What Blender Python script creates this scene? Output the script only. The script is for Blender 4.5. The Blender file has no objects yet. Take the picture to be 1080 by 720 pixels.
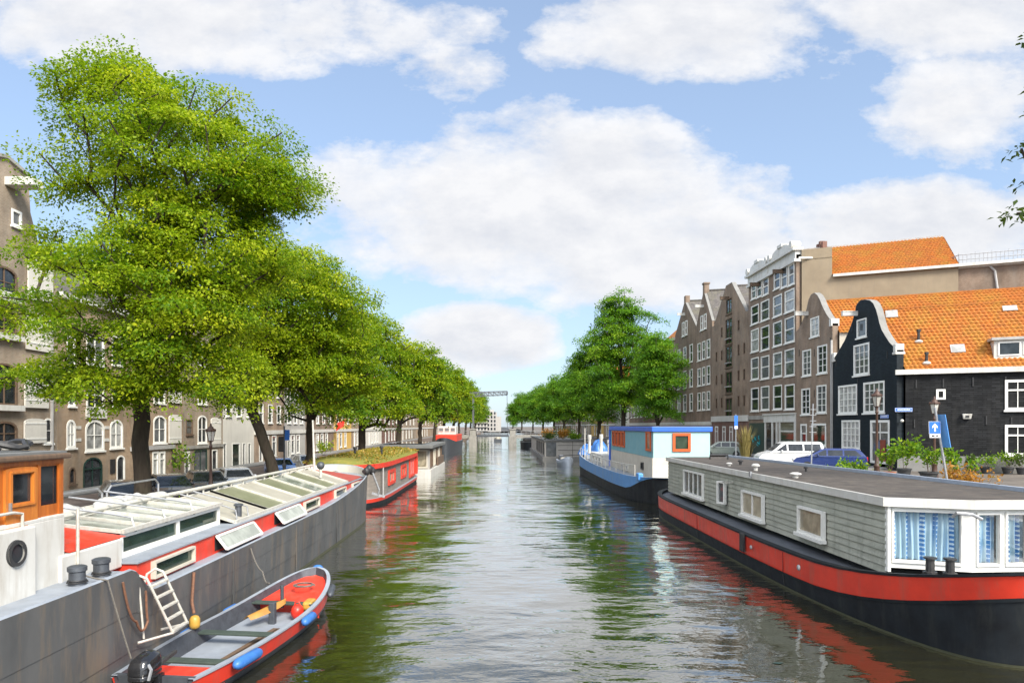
import bpy, math, random
import numpy as np
from mathutils import Vector, Matrix
from mathutils.geometry import tessellate_polygon
R = math.radians
scene = bpy.context.scene
COL = scene.collection
EYE = 5.25          # eye height over the water, metres
OFF = {}            # world position of each un-rotated thing, so parts can be modelled in street coordinates

def ground_at(px, py, z=0.0):
    y = 720*(EYE-z)/(py-449); return ((px-527)*y/720, y, z)
def point_at(px, py, y):
    return ((px-527)*y/720, y, EYE-(py-449)*y/720)

# ------------------------------------------------------------------ mesh builder
class MB:
    def __init__(s): s.v=[]; s.f=[]
    def add(s, vs, fs):
        o=len(s.v); s.v.extend([tuple(p) for p in vs]); s.f.extend([tuple(i+o for i in f) for f in fs]); return s
    def box(s,x0,x1,y0,y1,z0,z1):
        return s.add([(x0,y0,z0),(x1,y0,z0),(x1,y1,z0),(x0,y1,z0),(x0,y0,z1),(x1,y0,z1),(x1,y1,z1),(x0,y1,z1)],
              [(0,3,2,1),(4,5,6,7),(0,1,5,4),(1,2,6,5),(2,3,7,6),(3,0,4,7)])
    def bar(s,p0,p1,w,h,up=(0,0,1)):
        p0=Vector(p0);p1=Vector(p1);d=(p1-p0).normalized();u=Vector(up)
        if abs(d.dot(u))>.98: u=Vector((1,0,0))
        a=d.cross(u).normalized()*(w/2);b=a.cross(d).normalized()*(h/2)
        vs=[p0-a-b,p0+a-b,p0+a+b,p0-a+b,p1-a-b,p1+a-b,p1+a+b,p1-a+b]
        return s.add(vs,[(0,1,2,3)[::-1],(4,5,6,7)[::-1][::-1],(0,1,5,4),(1,2,6,5),(2,3,7,6),(3,0,4,7)])
    def tube(s,pts,r,n=8,cap=True):
        pts=[Vector(p) for p in pts]; m=len(pts); rr=r if isinstance(r,(list,tuple)) else [r]*m
        vs=[];fs=[];pa=None
        for i,p in enumerate(pts):
            d=(pts[min(i+1,m-1)]-pts[max(i-1,0)])
            d=d.normalized() if d.length>1e-9 else Vector((0,0,1))
            if pa is None:
                a=d.cross(Vector((0,0,1)) if abs(d.z)<.9 else Vector((1,0,0))).normalized()
            else:
                a=(pa-d*pa.dot(d)); a=a.normalized() if a.length>1e-6 else d.orthogonal().normalized()
            pa=a;b=d.cross(a)
            for k in range(n):
                t=2*math.pi*k/n; vs.append(p+(a*math.cos(t)+b*math.sin(t))*rr[i])
        for i in range(m-1):
            for k in range(n):
                k2=(k+1)%n; fs.append((i*n+k,i*n+k2,(i+1)*n+k2,(i+1)*n+k))
        if cap: fs.append(tuple(range(n))[::-1]); fs.append(tuple((m-1)*n+k for k in range(n)))
        return s.add(vs,fs)
    def lathe(s,c,prof,n=16):
        vs=[];fs=[]
        for r,z in prof:
            for k in range(n):
                t=2*math.pi*k/n; vs.append((c[0]+r*math.cos(t),c[1]+r*math.sin(t),c[2]+z))
        for i in range(len(prof)-1):
            for k in range(n):
                k2=(k+1)%n; fs.append((i*n+k,i*n+k2,(i+1)*n+k2,(i+1)*n+k))
        fs.append(tuple(range(n))[::-1]); fs.append(tuple((len(prof)-1)*n+k for k in range(n)))
        return s.add(vs,fs)
    def sphere(s,c,r,n=14,m=8):
        if not isinstance(r,(tuple,list)): r=(r,r,r)
        vs=[];fs=[]
        for i in range(1,m):
            a=math.pi*i/m
            for k in range(n):
                t=2*math.pi*k/n; vs.append((c[0]+r[0]*math.sin(a)*math.cos(t),c[1]+r[1]*math.sin(a)*math.sin(t),c[2]+r[2]*math.cos(a)))
        vs.append((c[0],c[1],c[2]+r[2]));vs.append((c[0],c[1],c[2]-r[2]));T=len(vs)-2
        for k in range(n):
            k2=(k+1)%n; fs.append((T,k,k2)); fs.append((T+1,(m-2)*n+k2,(m-2)*n+k))
            for i in range(m-2): fs.append((i*n+k,(i+1)*n+k,(i+1)*n+k2,i*n+k2))
        return s.add(vs,fs)
    def grid(s,fn,nu,nv):
        vs=[fn(i/nu,j/nv) for j in range(nv+1) for i in range(nu+1)]
        w=nu+1
        return s.add(vs,[(j*w+i,j*w+i+1,(j+1)*w+i+1,(j+1)*w+i) for j in range(nv) for i in range(nu)])
    def strip(s,a,b,closed=False):
        n=len(a); m=n if closed else n-1
        return s.add(list(a)+list(b),[(i,(i+1)%n,n+(i+1)%n,n+i) for i in range(m)])
    def fill(s,outer,holes,fn):
        """flat polygon with holes in (a,b), mapped to space by fn(a,b)"""
        loops=[[Vector((p[0],p[1],0)) for p in outer]]+[[Vector((p[0],p[1],0)) for p in h] for h in holes]
        flat=[p for l in loops for p in l]
        tris=tessellate_polygon(loops)
        return s.add([fn(p.x,p.y) for p in flat],[tuple(t) for t in tris])
    def prism(s,poly,f0,f1,cap=True):
        n=len(poly); a=[f0(*p) for p in poly]; b=[f1(*p) for p in poly]
        s.strip(a,b,True)
        if cap: s.fill(poly,[],f0); s.fill(poly,[],f1)
        return s
    def mesh(s,name):
        me=bpy.data.meshes.new(name); me.from_pydata(s.v,[],s.f)
        import bmesh
        bm=bmesh.new(); bm.from_mesh(me); bmesh.ops.recalc_face_normals(bm,faces=bm.faces); bm.to_mesh(me); bm.free()
        return me
    def build(s,name,mat,parent=None,smooth=False,bevel=0,loc=None,rotz=0):
        if parent is not None and parent.name in OFF and loc is None:
            o=OFF[parent.name]; s.v=[(p[0]-o[0],p[1]-o[1],p[2]-o[2]) for p in s.v]
        if parent is None and loc is not None:
            s.v=[(p[0]-loc[0],p[1]-loc[1],p[2]-loc[2]) for p in s.v]
        me=s.mesh(name); me.materials.append(mat)
        if smooth:
            me.polygons.foreach_set('use_smooth',[True]*len(me.polygons)); me.set_sharp_from_angle(angle=R(smooth if smooth is not True else 40))
        o=bpy.data.objects.new(name,me); COL.objects.link(o)
        if parent is not None:
            o.parent=parent
            if parent.name in OFF and loc is None: OFF[o.name]=OFF[parent.name]
        if loc is not None: o.location=loc
        o.rotation_euler.z=rotz
        if bevel:
            m=o.modifiers.new('edge','BEVEL'); m.width=bevel; m.segments=2; m.limit_method='ANGLE'; m.angle_limit=R(35)
        return o
def tag(o,label,cat,group=None,kind=None):
    o['label']=label; o['category']=cat
    if group: o['group']=group
    if kind: o['kind']=kind
    return o
def thing(name,label,cat,loc,rotz=0,group=None,local=False):
    o=bpy.data.objects.new(name,None); COL.objects.link(o); o.location=loc; o.rotation_euler.z=rotz; o.empty_display_size=.3
    tag(o,label,cat,group)
    if not local: OFF[o.name]=tuple(loc)
    return o
def struct(o): o['kind']='structure'; return o
def copy_tree(o,parent=None):
    c=o.copy(); COL.objects.link(c); c.parent=parent
    for ch in o.children: copy_tree(ch,c)
    return c

# ------------------------------------------------------------------ materials
def nodes_of(name):
    m=bpy.data.materials.new(name); m.use_nodes=True; nt=m.node_tree; nt.nodes.clear()
    out=nt.nodes.new('ShaderNodeOutputMaterial'); b=nt.nodes.new('ShaderNodeBsdfPrincipled'); nt.links.new(b.outputs[0],out.inputs[0])
    return m,nt,b,out
def mapped(nt,scale=(1,1,1),kind='Object'):
    tc=nt.nodes.new('ShaderNodeTexCoord'); mp=nt.nodes.new('ShaderNodeMapping'); mp.inputs['Scale'].default_value=scale
    nt.links.new(tc.outputs[kind],mp.inputs[0]); return mp.outputs[0]
def noise(nt,vec,scale,detail=4,rough=.55):
    n=nt.nodes.new('ShaderNodeTexNoise'); n.inputs['Scale'].default_value=scale; n.inputs['Detail'].default_value=detail; n.inputs['Roughness'].default_value=rough
    if vec is not None: nt.links.new(vec,n.inputs['Vector'])
    return n.outputs[0]
def ramp(nt,fac,stops):
    r=nt.nodes.new('ShaderNodeValToRGB'); e=r.color_ramp.elements
    while len(e)<len(stops): e.new(.5)
    for el,(p,c) in zip(e,stops):
        el.position=p; el.color=(c,c,c,1) if isinstance(c,(int,float)) else (*c[:3],1)
    nt.links.new(fac,r.inputs[0]); return r.outputs[0]
def mix(nt,fac,a,b,mode='MIX'):
    m=nt.nodes.new('ShaderNodeMix'); m.data_type='RGBA'; m.blend_type=mode
    if isinstance(fac,(int,float)): m.inputs[0].default_value=fac
    else: nt.links.new(fac,m.inputs[0])
    for sock,v in ((m.inputs[6],a),(m.inputs[7],b)):
        if isinstance(v,(tuple,list)): sock.default_value=(*v[:3],1)
        else: nt.links.new(v,sock)
    return m.outputs[2]
def math_(nt,op,a,b=None,clamp=False):
    m=nt.nodes.new('ShaderNodeMath'); m.operation=op; m.use_clamp=clamp
    for i,v in ((0,a),(1,b)):
        if v is None: continue
        if isinstance(v,(int,float)): m.inputs[i].default_value=v
        else: nt.links.new(v,m.inputs[i])
    return m.outputs[0]
def bump(nt,b,h,strength=.3,dist=.02):
    n=nt.nodes.new('ShaderNodeBump'); n.inputs['Strength'].default_value=strength; n.inputs['Distance'].default_value=dist
    nt.links.new(h,n.inputs['Height']); nt.links.new(n.outputs[0],b.inputs['Normal'])
def mat(name,c,c2=None,scale=2.0,rough=.6,stretch=(1,1,1),bmp=0.0,metal=0.0,spec=.5,dirt=None,dirtamt=.5,coat=0.0):
    m,nt,b,_=nodes_of(name); v=mapped(nt,stretch)
    if c2 is None: c2=tuple(x*.8 for x in c)
    col=mix(nt,ramp(nt,noise(nt,v,scale,6,.6),[(.3,0),(.7,1)]),c,c2)
    if dirt is not None:
        dv=mapped(nt,(1.0,1.0,.16)); d=ramp(nt,noise(nt,dv,2.6,8,.7),[(.5,0),(.72,dirtamt)]); col=mix(nt,d,col,dirt)
    nt.links.new(col,b.inputs['Base Color'])
    rn=math_(nt,'ADD',math_(nt,'MULTIPLY',noise(nt,v,scale*3,3),.25),rough-.12,True); nt.links.new(rn,b.inputs['Roughness'])
    b.inputs['Metallic'].default_value=metal; b.inputs['Specular IOR Level'].default_value=spec; b.inputs['Coat Weight'].default_value=coat
    if bmp: bump(nt,b,noise(nt,v,scale*6,4),.5,bmp)
    return m
def brick(name,c1,c2,mortar,bw=.22,bh=.075,stain=(.27,.245,.21),stainamt=.42,rough=.85,mort=.011):
    m,nt,b,_=nodes_of(name)
    tc=nt.nodes.new('ShaderNodeTexCoord'); sx=nt.nodes.new('ShaderNodeSeparateXYZ'); nt.links.new(tc.outputs['Object'],sx.inputs[0])
    cx=nt.nodes.new('ShaderNodeCombineXYZ'); nt.links.new(math_(nt,'ADD',sx.outputs[0],sx.outputs[1]),cx.inputs[0]); nt.links.new(sx.outputs[2],cx.inputs[1])
    br=nt.nodes.new('ShaderNodeTexBrick'); nt.links.new(cx.outputs[0],br.inputs['Vector'])
    br.inputs['Color1'].default_value=(*c1,1);br.inputs['Color2'].default_value=(*c2,1);br.inputs['Mortar'].default_value=(*mortar,1)
    br.inputs['Scale'].default_value=1;br.inputs['Brick Width'].default_value=bw;br.inputs['Row Height'].default_value=bh;br.inputs['Mortar Size'].default_value=mort;br.inputs['Bias'].default_value=-.1
    n1=ramp(nt,noise(nt,mapped(nt,(1,1,.6)),.55,7,.65),[(.36,.62),(.70,1.3)])
    col=mix(nt,1.0,br.outputs[0],n1,'MULTIPLY')
    s=ramp(nt,noise(nt,mapped(nt,(1.3,1.3,.25)),1.1,8,.7),[(.48,0),(.75,stainamt)])
    col=mix(nt,s,col,stain); nt.links.new(col,b.inputs['Base Color'])
    b.inputs['Roughness'].default_value=rough; b.inputs['Specular IOR Level'].default_value=.25
    bump(nt,b,br.outputs['Fac'],-.35,.012)
    return m
def glass(name,c,rough=.04,spec=.6):
    m,nt,b,_=nodes_of(name); oi=nt.nodes.new('ShaderNodeObjectInfo')
    v=mapped(nt,(1,1,1)); n=noise(nt,v,1.7,3)
    col=mix(nt,oi.outputs['Random'],c,tuple(x*.45 for x in c)); col=mix(nt,ramp(nt,n,[(.4,0),(.65,.5)]),col,tuple(min(1,x*1.7+.02) for x in c))
    nt.links.new(col,b.inputs['Base Color']); b.inputs['Roughness'].default_value=rough; b.inputs['Specular IOR Level'].default_value=spec
    bump(nt,b,noise(nt,v,.8,2),.12,.02)
    return m
def clear_glass(name,tint=(.9,.95,.95)):
    m,nt,b,out=nodes_of(name); t=nt.nodes.new('ShaderNodeBsdfTransparent'); t.inputs[0].default_value=(*tint,1)
    g=nt.nodes.new('ShaderNodeBsdfGlossy'); g.inputs['Roughness'].default_value=.02
    f=nt.nodes.new('ShaderNodeFresnel'); f.inputs[0].default_value=1.5; ms=nt.nodes.new('ShaderNodeMixShader')
    nt.links.new(f.outputs[0],ms.inputs[0]); nt.links.new(t.outputs[0],ms.inputs[1]); nt.links.new(g.outputs[0],ms.inputs[2]); nt.links.new(ms.outputs[0],out.inputs[0])
    return m
def leafmat(name,ca,cb,cc,trans=.35):
    m,nt,b,out=nodes_of(name); at=nt.nodes.new('ShaderNodeAttribute'); at.attribute_name='tint'
    col=ramp(nt,at.outputs['Fac'],[(0.0,ca),(.5,cb),(1.0,cc)])
    nt.links.new(col,b.inputs['Base Color']); b.inputs['Roughness'].default_value=.5; b.inputs['Specular IOR Level'].default_value=.3
    t=nt.nodes.new('ShaderNodeBsdfTranslucent'); tc=mix(nt,.45,col,(ca[0]*1.6+.05,ca[1]*1.5+.06,ca[2]*.6)); nt.links.new(tc,t.inputs[0])
    ms=nt.nodes.new('ShaderNodeMixShader'); ms.inputs[0].default_value=trans
    nt.links.new(b.outputs[0],ms.inputs[1]); nt.links.new(t.outputs[0],ms.inputs[2]); nt.links.new(ms.outputs[0],out.inputs[0])
    return m
def tilemat(name,c1,c2,moss):
    m,nt,b,_=nodes_of(name); v=mapped(nt)
    vo=nt.nodes.new('ShaderNodeTexVoronoi'); vo.inputs['Scale'].default_value=3.2; nt.links.new(v,vo.inputs['Vector'])
    sp=nt.nodes.new('ShaderNodeSeparateColor'); nt.links.new(vo.outputs['Color'],sp.inputs[0])
    col=mix(nt,sp.outputs[0],c1,c2)
    col=mix(nt,ramp(nt,noise(nt,mapped(nt,(1,1,.5)),.9,8,.7),[(.45,0),(.7,.75)]),col,moss)
    col=mix(nt,ramp(nt,noise(nt,v,7,3,.7),[(.45,0),(.70,.75)]),col,tuple(x*.34 for x in c1))
    nt.links.new(col,b.inputs['Base Color']); b.inputs['Roughness'].default_value=.7; b.inputs['Specular IOR Level'].default_value=.3
    return m
K={}
K['white']=mat('white_paint',(.64,.63,.59),(.54,.52,.47),1.3,.5,dirt=(.34,.29,.22),dirtamt=.6)
K['cream']=mat('cream_paint',(.60,.56,.47),(.50,.46,.38),2,.55,dirt=(.4,.34,.26),dirtamt=.4)
K['frame']=mat('white_joinery',(.82,.81,.76),(.74,.72,.66),4,.45)
K['hullgrey']=mat('grey_hull_paint',(.112,.111,.107),(.055,.057,.058),1.1,.55,stretch=(1,1,.35),bmp=.008,dirt=(.18,.135,.09),dirtamt=.8)
K['deckgrey']=mat('grey_deck_paint',(.30,.33,.37),(.22,.245,.28),2,.55,dirt=(.2,.18,.15),dirtamt=.3)
K['bluegrey']=mat('blue_grey_paint',(.34,.39,.46),(.27,.31,.37),3,.5,dirt=(.2,.19,.17),dirtamt=.35)
K['red']=mat('red_boat_paint',(.74,.048,.022),(.58,.038,.02),1.4,.42,spec=.5,dirt=(.30,.10,.07),dirtamt=.65)
K['redbrown']=mat('oxide_red_paint',(.40,.06,.045),(.30,.06,.05),2.5,.6,dirt=(.36,.25,.2),dirtamt=.3)
K['black']=mat('black_hull_paint',(.008,.009,.011),(.016,.020,.024),1.6,.62,spec=.18,bmp=.004,dirt=(.035,.037,.033),dirtamt=.6)
K['iron']=mat('black_iron',(.014,.014,.015),(.04,.038,.036),8,.5)
K['rubber']=mat('black_rubber',(.02,.02,.02),(.035,.035,.035),8,.8)
K['steel']=mat('dull_steel',(.42,.43,.44),(.30,.30,.31),6,.45,metal=.6)
K['darksteel']=mat('dark_steel',(.10,.11,.125),(.06,.065,.075),6,.5,metal=.4)
K['tubewhite']=mat('white_tube_paint',(.56,.55,.50),(.42,.39,.33),9,.45)
K['wood']=mat('varnished_wood',(.52,.15,.022),(.32,.08,.014),2.4,.38,stretch=(6,6,.7),coat=.3)
K['wood2']=mat('bright_varnished_wood',(.60,.21,.035),(.44,.13,.022),2.4,.38,stretch=(6,6,.7),coat=.3)
K['darkwood']=mat('brown_weathered_wood',(.16,.10,.06),(.09,.06,.04),3,.7,stretch=(4,4,1))
K['seam']=mat('dark_red_seam_paint',(.30,.03,.02),(.22,.03,.02),4,.6)  # darker red of the hull plate seams
K['siding']=mat('grey_weathered_boards',(.43,.43,.355),(.29,.295,.24),2.2,.8,stretch=(.5,.5,5),bmp=.004,dirt=(.13,.14,.11),dirtamt=.6)
K['siding2']=mat('brown_grey_boards',(.26,.225,.19),(.16,.14,.12),2.2,.8,stretch=(.5,.5,5),bmp=.004,dirt=(.10,.09,.08),dirtamt=.6)
K['felt']=mat('brown_roofing_felt',(.098,.084,.072),(.058,.052,.047),1.6,.9,bmp=.008,spec=.2,dirt=(.16,.14,.115),dirtamt=.5)
K['feltgrey']=mat('grey_roofing_felt',(.17,.17,.165),(.11,.115,.11),1.5,.85,bmp=.004)
K['sedum']=mat('sedum_roof',(.24,.20,.05),(.14,.17,.04),3.5,.95,bmp=.05,spec=.1)
K['bluehull']=mat('blue_boat_paint',(.09,.30,.64),(.07,.24,.54),1.5,.5,dirt=(.28,.32,.36),dirtamt=.45)
K['blueroof']=mat('strong_blue_paint',(.03,.14,.62),(.03,.11,.50),2,.45)
K['cyan']=mat('pale_cyan_paint',(.37,.55,.535),(.33,.50,.49),1.2,.55,dirt=(.36,.45,.43),dirtamt=.25)
K['cyan_shaded']=mat('shaded_cyan_paint',(.17,.40,.45),(.13,.34,.40),1.5,.55,dirt=(.28,.36,.37),dirtamt=.35)  # cyan cabin paint for the shaded side, shade put into the colour
K['orange']=mat('orange_red_paint',(.60,.10,.015),(.48,.08,.015),3,.5)
K['bluevinyl']=mat('blue_vinyl',(.04,.16,.45),(.03,.12,.36),5,.4)
K['stone']=mat('grey_stone',(.34,.325,.29),(.24,.23,.21),1.5,.85,bmp=.01,dirt=(.14,.14,.10),dirtamt=.5)
K['concrete']=mat('pale_concrete',(.44,.41,.37),(.36,.335,.30),1.2,.8,bmp=.005,dirt=(.24,.22,.2),dirtamt=.4)
K['stucco']=mat('beige_stucco',(.31,.25,.172),(.245,.195,.135),.6,.9,bmp=.008,spec=.15,dirt=(.22,.185,.14),dirtamt=.55)
K['blackwall']=brick('black_tarred_brick',(.006,.007,.008),(.022,.023,.025),(.004,.004,.004),.62,.12,(.045,.043,.04),.4,.75,.02)
K['tarpaint']=brick('blue_black_painted_brick',(.005,.010,.014),(.012,.020,.026),(.004,.006,.008),.3,.09,(.03,.038,.042),.3,.65)
K['brick_dk']=brick('dark_brown_brick',(.195,.125,.084),(.245,.165,.115),(.24,.205,.165))
K['brick_mid']=brick('brown_brick',(.30,.195,.118),(.36,.245,.155),(.34,.29,.22))
K['brick_grey']=brick('grey_brown_brick',(.28,.205,.14),(.34,.26,.185),(.33,.29,.235))
K['brick_rb']=brick('weathered_brown_brick',(.225,.145,.097),(.28,.19,.13),(.275,.235,.185))
K['brick_red']=brick('red_brown_brick',(.17,.065,.045),(.22,.09,.06),(.2,.17,.15))
K['brick_tan']=brick('tan_brick',(.33,.22,.14),(.27,.17,.11),(.32,.28,.23))
K['white_render']=mat('white_house_paint',(.66,.63,.56),(.58,.55,.49),.8,.7,dirt=(.45,.41,.35),dirtamt=.35)
K['yellow_render']=mat('ochre_house_paint',(.62,.40,.10),(.55,.34,.09),.8,.7,dirt=(.4,.28,.12),dirtamt=.35)
K['grey_render']=mat('grey_house_paint',(.40,.38,.35),(.33,.31,.29),.8,.75,dirt=(.25,.23,.21),dirtamt=.35)
K['plinth']=mat('grey_plinth',(.24,.235,.22),(.18,.175,.165),1.5,.85,dirt=(.12,.12,.11),dirtamt=.4)
K['tile_or']=tilemat('orange_pantiles',(.47,.150,.024),(.37,.125,.028),(.37,.215,.03))
K['tile_red']=tilemat('red_orange_pantiles',(.60,.12,.03),(.52,.15,.03),(.42,.16,.05))
K['tile_dk']=tilemat('dark_grey_tiles',(.10,.09,.085),(.14,.125,.115),(.15,.14,.09))
K['zinc']=mat('zinc_flashing',(.42,.41,.39),(.33,.32,.31),3,.5,dirt=(.2,.2,.19),dirtamt=.4)
K['pave']=brick('street_brick_paving',(.17,.125,.10),(.21,.16,.13),(.15,.13,.11),.22,.11,(.1,.095,.085),.4)
K['asphalt']=mat('asphalt',(.055,.055,.056),(.04,.04,.04),3,.9,bmp=.005)
K['pane_d']=glass('dark_window_glass',(.022,.026,.030))
K['pane_m']=glass('window_glass_half_curtain',(.11,.115,.115))
K['pane_l']=glass('window_glass_net_curtain',(.38,.38,.36),.12,.4)
K['pane_g']=glass('greenish_window_glass',(.025,.045,.028))
K['pane_b']=glass('window_glass_beige_blind',(.36,.31,.22),.15,.4)
K['skylight']=glass('pale_greenish_skylight',(.27,.29,.25),.12,.5)
K['clear']=clear_glass('clear_glass')
K['bark']=mat('tree_bark',(.055,.043,.032),(.032,.026,.020),5,.95,stretch=(2.5,2.5,.5),bmp=.02,spec=.15,dirt=(.07,.08,.045),dirtamt=.35)
K['leafL']=leafmat('yellow_green_leaves',(.075,.18,.007),(.28,.375,.011),(.47,.50,.015),.52)
K['leafM']=leafmat('mid_green_leaves',(.055,.15,.010),(.15,.28,.012),(.32,.42,.016),.48)
K['leafR']=leafmat('green_leaves',(.05,.15,.012),(.13,.30,.016),(.29,.43,.02),.5)
K['leafD']=leafmat('dark_green_leaves',(.04,.075,.014),(.06,.10,.018),(.085,.13,.02))
K['leafO']=leafmat('autumn_orange_leaves',(.30,.13,.02),(.40,.18,.02),(.36,.25,.05))
K['rope']=mat('grey_rope',(.16,.145,.12),(.10,.09,.08),20,.9)
K['chain']=mat('rusty_chain',(.22,.10,.05),(.12,.06,.04),15,.8)
K['tarp']=mat('white_tarpaulin',(.48,.47,.44),(.36,.35,.32),2.5,.6,bmp=.02)
K['pot']=mat('dark_plant_pot',(.03,.03,.032),(.05,.05,.05),6,.6)
K['terra']=mat('terracotta',(.36,.13,.06),(.28,.10,.05),6,.75)
K['lampbrown']=mat('dark_brown_cast_iron',(.085,.04,.025),(.055,.03,.02),6,.5)
K['signblue']=mat('sign_blue',(.025,.16,.60),(.025,.15,.55),8,.35)
K['signwhite']=mat('sign_white',(.8,.8,.8),(.76,.76,.76),8,.35)
K['redlens']=mat('red_lamp_lens',(.55,.012,.012),(.45,.01,.01),9,.2)
K['yellowp']=mat('yellow_plastic',(.50,.29,.05),(.40,.23,.04),6,.4)
K['redp']=mat('red_plastic',(.70,.03,.015),(.6,.03,.015),6,.35)
K['door_red']=mat('red_brown_door',(.28,.05,.025),(.2,.04,.02),4,.4)
K['door_green']=mat('dark_green_door',(.012,.035,.028),(.018,.045,.035),4,.4)
# ------------------------------------------------------------------ windows and houses
WCACHE={}
def arch_outline(x0,x1,z0,z1,rise,n=7):
    if rise<=0: return [(x0,z0),(x1,z0),(x1,z1),(x0,z1)]
    c=(x0+x1)/2; a=(x1-x0)/2
    top=[(c+a*math.cos(math.pi*k/n),z1-rise+rise*math.sin(math.pi*k/n)) for k in range(n+1)]
    return [(x0,z0),(x1,z0)]+top
def window_mesh(w,h,nx,nz,fw,rise,split,sill):
    key=(round(w,2),round(h,2),nx,nz,fw,round(rise,2),split,sill)
    if key in WCACHE: return WCACHE[key]
    m=MB(); o=arch_outline(-w/2-.01,w/2+.01,-.01,h+.01,rise); i=arch_outline(-w/2+fw,w/2-fw,fw,h-fw,max(rise-fw*.3,0) if rise else 0)
    ring=lambda pts,y:[(p[0],y,p[1]) for p in pts]
    m.strip(ring(o,-.035),ring(i,-.035),True); m.strip(ring(o,-.035),ring(o,.09),True); m.strip(ring(i,-.035),ring(i,.09),True); m.strip(ring(o,.09),ring(i,.09),True)
    b=.045 if w<1.6 else .055
    iw=w-2*fw; ih=h-2*fw
    for k in range(1,nx):
        x=-w/2+fw+iw*k/nx; m.box(x-b/2,x+b/2,.0,.07,fw-.01,h-fw+(.0 if not rise else -rise*.1))
    if split:
        zz=h*split; m.box(-w/2+fw-.01,w/2-fw+.01,-.02,.075,zz-.05,zz+.05)
    for k in range(1,nz):
        zz=fw+ih*k/nz
        if split and abs(zz-h*split)<.15: continue
        m.box(-w/2+fw-.01,w/2-fw+.01,.004,.066,zz-b/2.4,zz+b/2.4)
    if sill: m.box(-w/2-.08,w/2+.08,-.12,.08,-.12,-.012)
    p=MB(); p.fill(arch_outline(-w/2+fw*.6,w/2-fw*.6,fw*.6,h-fw*.6,rise),[],lambda a,c:(a,.05,c))
    WCACHE[key]=(m.mesh('window'),p.mesh('pane')); return WCACHE[key]
rngw=random.Random(5)
def add_window(parent,x,z,w,h,y=0,rotz=0,nx=2,nz=2,fw=.09,rise=0,split=None,sill=True,fm='frame',pm=None,name='window'):
    f,p=window_mesh(w,h,nx,nz,fw,rise,split,sill)
    off=OFF.get(parent.name,(0,0,0))
    def inst(me,nm,mt):
        key=me.name+'|'+mt
        if key not in WCACHE:
            c=me.copy(); c.materials.clear(); c.materials.append(K[mt]); WCACHE[key]=c
        o=bpy.data.objects.new(nm,WCACHE[key]); COL.objects.link(o); return o
    o=inst(f,name,fm); o.parent=parent; o.location=(x-off[0],y-off[1],z-off[2]); o.rotation_euler.z=rotz
    q=inst(p,'pane',pm or rngw.choice(['pane_d','pane_m','pane_m','pane_d','pane_m','pane_l'])); q.parent=o
    return o
def pantiles(mb,p0,eu,ev,L,S,col=.27,row=.34,amp=.07,lip=.045,clip=None):
    """wavy tiled sheet: origin p0, unit eu along the eave, ev up the slope"""
    p0=Vector(p0);eu=Vector(eu).normalized();ev=Vector(ev).normalized();n=eu.cross(ev).normalized()
    if n.z<0:n=-n
    nc=max(1,int(L/col)); nr=max(1,int(S/row)); us=[];vs_=[]
    for c in range(nc):
        for k,hh in ((0,0),(.25,.55),(.5,1),(.75,.55)): us.append(((c+k)*L/nc,hh*amp))
    us.append((L,0))
    for r in range(nr): vs_.append((r*S/nr+.002,lip)); vs_.append(((r+.97)*S/nr,0))
    lim=(lambda v:9e9) if clip is None else (lambda v:clip[0]+(clip[1]-clip[0])*v/S)
    pts=[[p0+eu*min(u,lim(v))+ev*v+n*(hu+hv) for u,hu in us] for v,hv in vs_]
    w=len(us); mb.add([p for row_ in pts for p in row_],[(j*w+i,j*w+i+1,(j+1)*w+i+1,(j+1)*w+i) for j in range(len(vs_)-1) for i in range(w-1)])
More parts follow.
